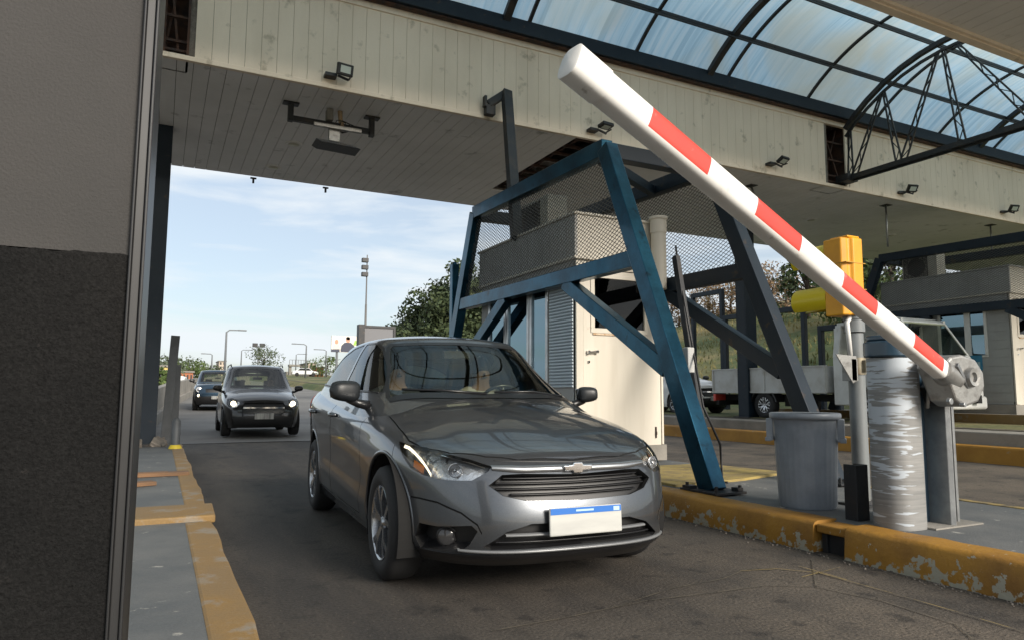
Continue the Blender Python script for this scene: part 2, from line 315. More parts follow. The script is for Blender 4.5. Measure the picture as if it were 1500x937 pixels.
# left island
def irregular(x0, x1, y0, y1, n, amp, seed):
    rr = random.Random(seed); ys = lin(y0, y1, n)
    L_ = [(x0, y) for y in ys]; Rr = [(x1+rr.uniform(-amp, amp), y) for y in reversed(ys)]; return L_+Rr
b = MB(); b.box((-3, -8, -.05), (.33, 14.6, .146)); tag(b.build('left_island', conc_grey, bevel=.02), kind='structure')
b = MB(); b.prism(irregular(.20, .375, -8, 5.32, 40, .012, 1), 'z', -.02, .153)
b.prism(irregular(.22, .385, 5.95, 13.1, 30, .012, 2), 'z', -.02, .153); tag(b.build('left_kerb', ochre_top, bevel=.015), kind='structure')
b = MB(); b.prism([(-2.9, 5.38), (.395, 5.36), (.41, 5.93), (-2.9, 6.0)], 'z', .13, .185); tag(b.build('kerb_ramp', ochre_top, bevel=.012), kind='structure')
def plank(loc, rz, L_, w, label):
    b = MB(); b.box((-L_/2, -w/2, 0), (L_/2, w/2, .035)); b.box((-L_/2+.02, -w/2+.006, .035), (L_/2-.2, w/2-.01, .041))
    o = b.build('wooden_plank', pm('plank wood', (.22, .12, .06), .8, c2=(.14, .08, .045), sc=9, stretch=(.2, 2, 2), bump=.4), None, bevel=.004); o.location = loc; o.rotation_euler = (0, 0, rz); return tag(o, label, 'plank', 'loose planks on the left island')
plank((.02, 8.35, .15), R(3), .62, .16, 'longer brown wooden plank lying across the grey walkway beside the kerb')
plank((-.14, 7.55, .15), R(20), .30, .15, 'short stub of brown plank beside the dark left pillar')
# rubble around the left column foot
b = MB(); rr = random.Random(3)
for i in range(16):
    x, y, s = rr.uniform(-.5, .22), rr.uniform(12.6, 13.6), rr.uniform(.05, .14)
    b.beam((x, y, .14), (x+rr.uniform(-.05, .05), y+s, .16+s*.5), s*1.4, s, (rr.random(), rr.random(), 1))
tag(b.build('rubble', rubble, bevel=.012), kind='stuff', label='broken concrete lumps at the foot of the left column', cat='rubble')

# middle island with chipped ochre kerbs
def kerbmat():
    m = pm('chipped kerb paint', (.36, .18, .022), .6, c2=(.22, .105, .018), sc=3, lo=.4, hi=.7, bump=.5, bsc=30, fine=.08)
    n, l = m.node_tree.nodes, m.node_tree.links; b_ = n['Principled BSDF']; src = b_.inputs['Base Color'].links[0].from_socket
    t = n.new('ShaderNodeTexCoord'); no = n.new('ShaderNodeTexNoise'); no.inputs['Scale'].default_value = 14; no.inputs['Detail'].default_value = 9; no.inputs['Roughness'].default_value = .62
    l.new(t.outputs['Object'], no.inputs[0]); sp = n.new('ShaderNodeSeparateXYZ'); l.new(t.outputs['Object'], sp.inputs[0])
    mr = n.new('ShaderNodeMapRange'); mr.inputs[1].default_value = -.01; mr.inputs[2].default_value = .19; mr.inputs[3].default_value = .115; mr.inputs[4].default_value = -.08; l.new(sp.outputs[2], mr.inputs[0])
    ad = n.new('ShaderNodeMath'); l.new(no.outputs[0], ad.inputs[0]); l.new(mr.outputs[0], ad.inputs[1])
    th = n.new('ShaderNodeMapRange'); th.inputs[1].default_value = .585; th.inputs[2].default_value = .60; l.new(ad.outputs[0], th.inputs[0])
    mi = n.new('ShaderNodeMix'); mi.data_type = 'RGBA'; mi.inputs[7].default_value = (.34, .32, .25, 1); l.new(th.outputs[0], mi.inputs[0]); l.new(src, mi.inputs[6]); l.new(mi.outputs[2], b_.inputs['Base Color']); return m
kerbm = kerbmat()
b = MB(); b.box((4.12, -3, -.05), (5.9, 12.6, .188)); tag(b.build('middle_island', conc_grey, bevel=.01), kind='structure')
def kerb(y0, y1, name='kerb', xa=3.90, xb=4.14, x2=None):
    b = MB(); n = max(2, int((y1-y0)/.12)); rr = random.Random(int(y0*10)+5)
    prof = [(0, -.04), (.004, .06), (.014, .172), (.032, .192), (.055, .2), (xb-xa, .2), (xb-xa, -.04)]
    vs = []
    for j in range(n+1):
        y = y0+(y1-y0)*j/n; e = rr.uniform(-.004, .004)
        vs += [(xa+px+(e if i in (1, 2) else 0), y, pz+(e if 2 < i < 6 else 0)) for i, (px, pz) in enumerate(prof)]
    k = len(prof); fs = [(j*k+i, j*k+i+1, (j+1)*k+i+1, (j+1)*k+i) for j in range(n) for i in range(k-1)]
    fs += [tuple(range(k)), tuple(n*k+i for i in range(k))]
    b.add(vs, fs); return tag(b.build(name, kerbm, None, True, auto=50), kind='structure')
kerb(-3, 3.12); kerb(3.36, 12.6)
b = MB(); b.box((3.93, 3.13, .13), (4.13, 3.35, .185)); tag(b.build('kerb_bridge', kerbm, bevel=.01), kind='structure')
b = MB(); b.box((3.99, 3.14, -.02), (4.02, 3.34, .128)); b.box((3.97, 3.14, .0), (3.99, 3.18, .12)); b.box((3.97, 3.30, 0), (3.99, 3.34, .12)); tag(b.build('drain_mouth', darksteel, bevel=.003), kind='structure')
# debris ridge in the gutter
b = MB(); rr = random.Random(9)
for i in range(900):
    y = rr.uniform(-1, 9); x = 3.895-abs(rr.gauss(0, .035)); s = rr.uniform(.002, .007)
    b.beam((x, y, 0), (x+rr.uniform(-s, s), y+s, s*.8), s*1.3, s, (rr.random(), rr.random(), 1))
tag(b.build('gutter_grit', rubble), kind='stuff', label='fine grit gathered along the foot of the ochre kerb', cat='grit')
# yellow tread plate and edge lines
b = MB(); q = [W(x, y, 'z', .2) for x, y in [(905, 705), (1005, 712), (1150, 690), (1060, 676), (960, 680)]]
yplate = pm('yellow tread', (.36, .27, .085), .7, c2=(.20, .155, .075), sc=5, bump=.8, bsc=45, fine=.25)
b.prism([(4.25, 5.15), (5.15, 5.25), (6.05, 5.5), (5.85, 6.6), (4.3, 6.6)], 'z', .186, .212); tag(b.build('yellow_walkway', yplate, bevel=.004), kind='structure')
b = MB(); b.box((5.82, -3, .15), (5.91, 5.2, .194)); tag(b.build('island_edge_paint', sealy), kind='structure')
b = MB(); b.box((4.75, 1.75, .17), (5.3, 2.2, .196)); tag(b.build('manhole_cover', darksteel, bevel=.004), kind='structure')
# second island
kz = .26
b = MB(); b.box((11.7, -3, 0), (12.5, 40, .46)); tag(b.build('far_island', conc, bevel=.02), kind='structure')
b = MB(); b.box((11.42, -3, -.05), (11.705, 40, kz)); o = b.build('far_kerb', pm('far kerb ochre', (.44, .22, .03), .6, c2=(.34, .16, .02), sc=2, c3=(.3, .27, .2), sc3=3, lo3=.62, hi3=.7, fine=.1), bevel=.03); tag(o, kind='structure')
b = MB(); b.box((15.2, -3, .4), (18.6, 14, .62)); tag(b.build('third_island', conc), kind='structure')
b = MB(); b.box((15.12, -3, .4), (15.2, 14, .66)); tag(b.build('third_kerb', ochre_top), kind='structure')

# ------------------------------------------------------------------ canopy
can = empty('toll_canopy', (6, 12.6, 5.5), 'long cream clad toll plaza canopy with boarded soffit above the lanes', 'canopy')
can.location = (0, 0, 0)
def boards(name, x0, x1, w, gap, mk, m, parent, holes=()):
    b = MB(); x = x0
    while x < x1:
        xe = x+w-gap
        if not any(h0-w*.5 < x+w/2 < h1+w*.0 for h0, h1 in holes):
            a, c = mk(x, xe); b.box(a, c)
        x += w
    return b.build(name, m, parent)
YF, ZS, ZT = 10.05, 5.5, 6.93
HX = [(-.22, .10), (12.6, 13.22)]
boards('fascia', -14, 42, .212, .0045, lambda a, c: ((a, YF, ZS+.02), (c, YF+.03, ZT-.10)), cream, can, HX)
boards('fascia', -14, 42, .212, .007, lambda a, c: ((a, 15.23, ZS+.02), (c, 15.26, ZT)), cream, can)
b = MB()
xs_ = [-14, -.22, .10, 12.6, 13.22, 42]
for i in (0, 2, 4): b.box((xs_[i], YF+.034, ZS+.05), (xs_[i+1], YF+.06, ZT-.02))
b.build('fascia_backing', rubble, can)
b = MB(); b.box((-14, YF-.025, ZT-.10), (42, YF+.05, ZT+.02)); b.box((-14, YF-.02, ZS-.05), (42, YF+.05, ZS+.018)); b.build('fascia_trim', cream, can, bevel=.006)
# soffit boards with the opening above the booth
b = MB(); x = -14
while x < 42:
    y0 = YF+.05
    segs = [(y0, 15.2)]
    if 6.3 < x < 6.95: segs = [(13.75, 15.2)]
    for s0, s1 in segs: b.box((x, s0, ZS), (x+.205, s1, ZS+.02))
    x += .212
b.build('soffit', soffm, can)
b = MB(); b.box((-14, YF+.1, ZS+.034), (6.3, 15.2, ZS+.06)); b.box((7.0, YF+.1, ZS+.034), (42, 15.2, ZS+.06)); b.box((6.3, 13.75, ZS+.034), (7.0, 15.2, ZS+.06)); b.build('soffit_backing', rubble, can)
b = MB()
for k in range(8): b.beam((6.2, 10.5+k*.42, ZS+.12), (7.1, 10.5+k*.42, ZS+.12), .05, .05)
b.beam((6.65, 10.1, ZS+.2), (6.65, 13.8, ZS+.2), .06, .1); b.build('soffit_frame', rust, can)
b = MB(); b.box((-14, YF+.07, ZT+.02), (42, 15.2, ZT+.1)); b.build('roof_deck', rubble, can)
for h0, h1 in HX:
    b = MB(); b.box((h0-.02, YF+.5, ZS), (h1+.02, YF+.53, ZT)); b.box((h1, YF+.0, ZS), (h1+.03, YF+.5, ZT)); b.box((h0-.03, YF+.035, ZS), (h0-.003, YF+.5, ZT))
    for z in (5.62, 5.75, 6.1, 6.5): b.beam((h0, YF+.12, z), (h1, YF+.12, z), .03, .035)
    b.beam((h0+.05, YF+.2, 5.6), (h1-.1, YF+.2, 6.9), .03, .03); b.beam((h1-.1, YF+.15, 5.6), (h0+.1, YF+.15, 6.6), .03, .03)
    b.beam((h0+.04, YF+.1, 5.55), (h0+.04, YF+.1, 6.9), .04, .04); b.build('truss_pocket', rust, can)
b = MB(); b.box((-14, YF-.16, ZT+.02), (42, YF+.05, ZT+.06)); b.box((-14, YF-.2, ZT+.02), (42, YF-.16, ZT+.27)); b.box((-14, YF+.0, ZT+.06), (42, YF+.05, ZT+.30)); b.build('gutter', navy, can, bevel=.008)
b = MB(); b.box((-14, YF-.14, ZT-.01), (42, YF-.04, ZT+.017)); b.build('gutter_bracket', rust, can)
# near canopy (its far edge shows top right)
can2 = empty('rear_canopy', (0, 0, 0), 'second canopy with brown boarded soffit whose edge shows at the top right corner', 'canopy')
b = MB(); x = -14
while x < 42: b.box((x, 1.6, ZS), (x+.205, 4.9, ZS+.02)); x += .212
b.build('soffit', soffm, can2)
b = MB(); b.box((-14, 1.6, ZS+.03), (42, 4.85, ZS+.06)); b.box((-14, 4.9, ZS-.06), (42, 5.0, ZS+1.4)); b.box((-14, 4.86, ZS-.04), (42, 4.9, ZS+.02)); b.build('fascia', cream, can2)

# columns
def column(x, y, ztop, zb, label, w=.30, d=.34):
    c = empty('canopy_column', (x, y, 0), label, 'column', 'steel columns carrying the canopy')
    b = MB(); b.box((-w/2, -d/2, zb), (w/2, -d/2+.03, ztop)); b.box((-w/2, d/2-.03, zb), (w/2, d/2, ztop)); b.box((-.02, -d/2+.03, zb), (.02, d/2-.03, ztop)); b.box((-w/2, -d/2+.03, zb), (-w/2+.02, d/2-.03, ztop)); b.build('shaft', navy, c, bevel=.006)
    b = MB(); b.box((-w/2-.1, -d/2-.08, zb), (w/2+.1, d/2+.08, zb+.04)); b.build('base_plate', darksteel, c, bevel=.004)
    return c
column(-.16, 13.05, ZS, .146, 'dark steel column standing left of the lane on the broken kerb')
column(13.1, 13.05, ZS, .45, 'dark steel column behind the blue guard frame and ahead of the grassy bank', .34)

# skylight vault
vlt = empty('skylight_vault', (0, 0, 0), 'translucent pale blue barrel vault skylight with black steel ribs between canopies', 'skylight')
CY, CZ, RV = 7.5, 4.42, 3.70
def arc(a, r_=RV): return CY+r_*math.sin(a), CZ+r_*math.cos(a)
A0 = math.asin((10.03-CY)/RV)
b = MB(); N = 36
xs = lin(-14, 42, 56)
vs = []; fs = []
for a in lin(A0, -A0, N):
    y, z = arc(a)
    for x in xs: vs.append((x, y, z))
k = len(xs); fs = [(j*k+i, j*k+i+1, (j+1)*k+i+1, (j+1)*k+i) for j in range(N) for i in range(k-1)]
b.add(vs, fs); b.build('skylight_sheet', polyc, vlt, True)
def rib(x, r_, rad, name='rib'):
    b = MB(); pts = [(x, *arc(a, r_)) for a in lin(A0, -A0, 28)]
    for p, q in zip(pts[:-1], pts[1:]): b.beam(p, q, rad, rad*1.5, (1, 0, 0))
    return b.build(name, darksteel, vlt)
for i in range(-3, 9):
    xm = .45+i*4.35
    if abs(xm-13.5) > 1 and xm > -3: rib(xm, RV-.09, .085)
for i in range(-2, 16):
    xm = .83+i*2.2
    rib(xm, RV-.05, .04)
for a_y in (9.25, 8.2, 6.8, 5.75):
    a = math.asin((a_y-CY)/RV); y, z = arc(a, RV-.05); b = MB(); b.beam((-14, y, z), (42, y, z), .06, .05); b.beam((-14, y-.06, z-.09), (42, y-.06, z-.09), .03, .03); b.build('purlin', darksteel, vlt)
# truss
XT = 13.02
tr = empty('roof_truss', (XT, 7.5, 5.6), 'black arched lattice roof truss spanning between the two canopies', 'truss')
tr.location = (0, 0, 0)
def archz(y, off=0): 
    rr_ = 3.45; return 4.30+math.sqrt(max(0, rr_**2-(y-7.5)**2))-off
b = MB()
ysr = [9.93, 9.7, 9.4, 9.0, 8.6, 8.2, 7.8, 7.5, 7.2, 6.8, 6.4, 6.0, 5.6, 5.3, 5.07]
for off, w in ((0, .09), (.17, .05)):
    for p, q in zip(ysr[:-1], ysr[1:]): b.beam((XT, p, archz(p, off)), (XT, q, archz(q, off)), w, w, (1, 0, 0))
b.build('arch_chord', darksteel, tr)
b = MB(); b.beam((XT-.05, 9.95, 5.64), (XT-.05, 5.05, 5.64), .05, .1); b.beam((XT+.06, 9.95, 5.62), (XT+.06, 5.05, 5.62), .05, .1); b.box((XT-.16, 9.8, 5.57), (XT+.16, 10.1, 5.72)); b.build('bottom_chord', darksteel, tr)
def lattice(p, q, w=.13):
    p, q = Vector(p), Vector(q); d = (q-p).normalized(); s = Vector((1, 0, 0)).cross(d).normalized()*w/2; L_ = (q-p).length
    b = MB(); b.beam(p-s, q-s*.35, .028, .028, (1, 0, 0)); b.beam(p+s, q+s*.35, .028, .028, (1, 0, 0)); n = max(3, int(L_/.22))
    for i in range(n):
        a = p+d*L_*i/n+s*(1 if i % 2 else -1)*(1-.65*i/n); c = p+d*L_*(i+1)/n+s*(-1 if i % 2 else 1)*(1-.65*(i+1)/n); b.beam(a, c, .014, .014, (1, 0, 0))
    return b.build('lattice_web', darksteel, tr)
zc = 5.69
for (a, c) in (((9.85, zc), (9.82, archz(9.82, .2))), ((9.75, zc), (9.05, archz(9.05, .17))), ((8.75, zc), (9.0, archz(9.0, .17))), ((8.65, zc), (7.85, archz(7.85, .17))),
               ((7.5, zc), (7.75, archz(7.75, .17))), ((6.3, zc), (7.5, archz(7.5, .17))), ((6.2, zc), (6.1, archz(6.1, .17))), ((5.2, zc), (6.0, archz(6, .17)))):
    lattice((XT, a[0], a[1]), (XT, c[0], c[1]))

# things hung from the canopy
def floodlight(x, label, z=5.60, tilt=20, tw=0):
    t = empty('floodlight', (x, YF-.14, z), label, 'floodlight', 'floodlights along the fascia', R(tw))
    b = MB(); b.box((-.12, -.03, -.085), (.12, .03, .085)); o = b.build('lamp_housing', blackpl, t, bevel=.01); o.rotation_euler = (R(tilt), 0, R(8)); o.location = (.06, -.08, .06)
    b = MB(); b.box((-.075, -.036, -.05), (.075, -.031, .05)); q = b.build('lens', pm('flood lens', (.55, .6, .55), .3), o)
    b = MB(); b.box((-.2, 0, -.03), (-.03, .14, .02)); b.beam((-.02, .02, 0), (.14, .02, -.04), .03, .03); b.beam((.16, -.1, .0), (.16, .1, -.0), .02, .02); b.build('bracket', darksteel, t, bevel=.003)
    return t
floodlight(2.12, 'black square floodlight on the fascia above the antenna bracket', 5.62, 12)
floodlight(6.66, 'small dark floodlight on the fascia right above the blue frame apex', 5.60, 80)
floodlight(10.93, 'dark floodlight on the fascia above the third red stripe of the barrier arm', 5.65, 60)
floodlight(15.0, 'dark floodlight on the fascia right of the truss foot', 5.62, 35, -25)
floodlight(19.0, 'rightmost dark floodlight on the fascia at the photo edge', 5.66, 35, -25)
for x, y, lb in ((1.96, 12.82, 'round recessed ceiling light behind the antenna bracket'), (1.82, 14.38, 'round ceiling light nearest the far edge of the left soffit'),
             (14.8, 12.4, 'round ceiling light with pale lens above the yellow signal'), (18.2, 12.6, 'dark round ceiling light above the far booth')):
    t = empty('ceiling_light', (x, y, ZS), lb, 'ceiling light', 'round lights in the soffit')
    b = MB(); b.lathe([(.0, -.012), (.10, -.014), (.13, -.02), (.15, -.012), (.15, .0)], (0, 0, 0), 'z', 24); b.build('trim_ring', soffm, t, True)
    b = MB(); b.lathe([(.0, -.026), (.095, -.022), (.095, -.012)], (0, 0, 0), 'z', 24); b.build('lens', pm('light lens', (.45, .43, .36), .3), t, True)
# antenna bracket
ab = empty('antenna_bracket', (2.25, 10.95, ZS), 'dark H shaped steel bracket hanging below the soffit with antenna and cables', 'antenna')
b = MB(); b.box((-.68, -.05, -.30), (-.60, .05, -.001)); b.box((-.76, -.07, -.03), (-.52, .07, -.001)); b.box((.60, -.05, -.33), (.68, .05, -.001)); b.box((.52, -.07, -.03), (.76, .07, -.001))
b.box((-.6, -.04, -.29), (.6, .04, -.21)); b.build('hanger', darksteel, ab, bevel=.006)
b = MB(); b.box((-.3, -.12, -.34), (.45, -.06, -.28)); b.box((-.05, -.05, -.52), (.12, .03, -.3)); b.build('mount_plate', castalu, ab, bevel=.004)
b = MB(); b.prism([(-.28, -.58), (.26, -.6), (.42, -.645), (.1, -.63), (-.2, -.62)], 'y', -.22, .16); b.build('antenna', darksteel, ab, bevel=.004)
b = MB(); b.tube([(.12, 0, 0), (.13, 0, -.12), (.16, 0, -.26)], [.04, .035, .05], 12); b.build('cable_gland', pm('tan pipe', (.42, .30, .18), .6), ab, True)
b = MB(); b.box((-.1, -.1, -.2), (.0, .04, -.02)); b.build('junction_box', conc, ab, bevel=.006)
b = MB()
for s in range(5): b.tube([(.14, -.02, -.15), (.05+s*.07, -.1, -.2-s*.01), (.02+s*.08, -.08, -.3), (.16, -.02, -.36)], .007, 6)
b.build('cable', blackpl, ab, True)
def hanging_pipe(x, y, L_, label, dx=0):
    t = empty('hanging_pipe', (x, y, ZS), label, 'pipe', 'pipes hanging from the soffit'); b = MB(); b.tube([(0, 0, 0), (dx, 0, -L_)], .022, 8); b.build('pipe', galv, t, True)
    b = MB(); b.box((-.1, -.1, -.012), (.1, .1, -.001)); b.build('ceiling_plate', darksteel, t); return t
t = hanging_pipe(11.2, 10.9, .85, 'slanting conduit with lamp hanging below the soffit by the barrier arm', .35)
b = MB(); b.box((.25, -.15, -.95), (.5, .1, -.84)); b.prism([(.1, -.97), (.75, -1.03), (.75, -1.05), (.1, -1.0)], 'y', -.1, .1); b.build('device', darksteel, t, bevel=.01)
hanging_pipe(15.2, 10.6, 1.0, 'straight thin conduit hanging below the soffit right of the yellow signal')
hanging_pipe(19.4, 10.6, .8, 'thin conduit hanging below the soffit at the right edge')
b = MB(); 
for x, y, lb in ((1.55, 15.3, 'left small hook under the far canopy edge against the sky'), (3.05, 15.3, 'right small hook under the far canopy edge against the sky')):
    b = MB(); b.box((-.06, -.02, -.03), (.06, .02, 0)); b.box((-.02, -.02, -.12), (.02, .02, -.03)); o = b.build('drip_hook', darksteel); o.location = (x, y, ZS-.001); tag(o, lb, 'hook', 'hooks under the canopy edge')

# ------------------------------------------------------------------ near left pillar
pl = empty('booth_pillar', (-.02, .8, 0), 'textured grey booth wall filling the left edge, black from mid height down', 'wall')
b = MB(); b.box((-.7, .012, 1.168), (-.0145, .3, 2.4)); b.build('upper_wall', pillar_hi, pl)
b = MB(); rr = random.Random(21); b.prism([(-.7, 0), (-.0145, 0)]+[(-.0145-.6855*i/170, 1.168+rr.uniform(-.0007, .0007)+.0009*math.sin(i*.23)+.0006*math.sin(i*.71)) for i in range(171)], 'y', .0105, .3); b.build('lower_wall', pillar_lo, pl)
b = MB(); b.box((-.0145, .004, 0), (-.012, .3, 2.4)); b.box((-.012, .008, 0), (-.003, .3, 2.4)); b.box((-.003, .003, 0), (0.0, .3, 2.4)); b.build('metal_trim', pm('satin trim', (.055, .055, .055), .42, .6, c2=(.022, .022, .024), sc=3, stretch=(1, 1, .2)), pl, bevel=.0012)

# ------------------------------------------------------------------ guard frames round the booths
def frame_side(x, zb, parent, m, mb_only=False):
    b = MB(); w, d = .19, .15
    foot, apex, back, bfoot = (x, 4.72, zb), (x, 6.27, zb+3.53), (x, 9.88, zb+3.62), (x, 11.4, zb)
    b.beam(foot, apex, d, w, (0, 0, 1)); b.build('guard_leg', m, parent, bevel=.008)
    b = MB(); b.beam(apex, back, d-.006, w, (0, 0, 1)); b.build('top_rail', m, parent, bevel=.008)
    b = MB(); b.beam(back, bfoot, d, w, (0, 0, 1)); b.build('guard_leg', m, parent, bevel=.008)
    b = MB(); b.beam((x, 5.74, zb+2.20), (x, 10.4, zb+2.24), d-.02, w-.01, (0, 0, 1)); b.build('middle_rail', m, parent, bevel=.008)
    b = MB(); b.beam((x, 5.27, zb+1.06), (x, 7.14, zb+2.14), d-.03, .16, (0, 0, 1)); b.build('brace', m, parent, bevel=.006)
    b = MB(); b.beam((x, 10.85, zb+.98), (x, 8.75, zb+2.16), d-.03, .16, (0, 0, 1)); b.build('brace', m, parent, bevel=.006)
    b = MB(); b.box((x-.17, 4.5, zb), (x+.17, 4.95, zb+.02)); b.box((x-.16, 4.83, zb+.02), (x-.08, 4.93, zb+.045)); b.box((x+.09, 4.52, zb+.02), (x+.15, 4.6, zb+.05))
    for sx in (-.13, .13):
        for sy in (4.54, 4.9): b.lathe([(0, .05), (.016, .05), (.016, 0)], (x+sx, sy, zb+.02), 'z', 6)
    b.build('base_plate', darksteel, parent, bevel=.003)
    # expanded mesh
    b = MB(); z0, z1 = zb+2.30, zb+3.50; sp = .075; r_ = .0022
    def yl(z): return 4.72+(z-zb)*.439+.07
    def yh(z): return 9.88+(zb+3.62-z)*.42-.08
    slope = .55
    y = 2.
    while y < 13:
        for sg in (1, -1):
            # wire: yy = y + sg*(z-z0)/slope ; clip
            pts = []
            n_ = 24
            for i in range(n_+1):
                z = z0+(z1-z0)*i/n_; yy = y+sg*(z-z0)/slope
                if yl(z) <= yy <= yh(z): pts.append((x, yy, z))
            if len(pts) > 1: b.beam(pts[0], pts[-1], r_*2, r_*3, (1, 0, 0))
        y += sp/slope*.62
    return b
wirem = pm('mesh wire', (.10, .095, .085), .55, .4)
def guard(loc, label, m):
    t = empty('crash_guard', (0, 0, 0), label, 'crash guard', 'steel guard frames around the booths')
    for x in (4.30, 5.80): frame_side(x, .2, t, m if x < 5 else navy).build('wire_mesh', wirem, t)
    for y, z in ((6.30, 3.70), (9.84, 3.78)):
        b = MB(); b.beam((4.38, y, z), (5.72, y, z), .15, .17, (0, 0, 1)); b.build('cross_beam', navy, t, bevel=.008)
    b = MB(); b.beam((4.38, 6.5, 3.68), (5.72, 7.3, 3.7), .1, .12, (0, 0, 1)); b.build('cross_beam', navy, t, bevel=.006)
    return t
gf = guard((0, 0, 0), 'blue painted trapezoid steel guard frame with wire mesh around the cream booth', bluepaint)
gf2 = copy_tree(gf); gf2.location = (11.0, 1.0, .45); gf2['label'] = 'dark navy steel guard frame with mesh in front of the far grey booth at right'
for c in kids(gf2):
    if c.data.materials[0] == bluepaint: c.data = c.data.copy(); c.data.materials[0] = navy
b = MB(); b.beam((4.30, 10.75, .2), (4.30, 10.75, 3.15), .12, .12, (0, 1, 0)); b.tube([(4.3, 10.75, 3.13), (4.3, 10.75, 3.19)], [.06, .03], 10)
tag(b.build('guard_post', bluepaint, bevel=.01), 'blue round topped post just beyond the far leg of the blue frame', 'post')

# leaning conduit post beside the front leg, with its cable
cp = empty('conduit_post', (4.75, 5.2, .2), 'thin dark leaning post with small white box right of the blue frame leg', 'post'); cp.location = (0, 0, 0)
P0, P1 = W(990, 376, 'y', 5.75), W(1040, 690, 'y', 5.0); P1 = Vector((P1.x, 5.0, .21))
b = MB(); b.beam(P1, P0, .055, .07, (0, 1, 0)); b.build('post', darksteel, cp, bevel=.004)
b = MB(); c = W(1004, 527, 'y', 5.3); b.box((c.x-.035, 5.22, c.z-.12), (c.x+.045, 5.30, c.z+.12)); b.build('switch_box', whitep, cp, bevel=.008)
c0 = W(1022, 595, 'y', 5.0); c1 = W(1055, 650, 'y', 4.9); c2 = W(1058, 705, 'z', .2)
b = MB(); b.tube([P0+Vector((0, 0, .12)), P0+Vector((.03, 0, -.1)), c0+Vector((.02, -.05, 0)), c1, c2, c2+Vector((-.05, -.12, .01))], .011, 8); b.build('cable', blackpl, cp, True)

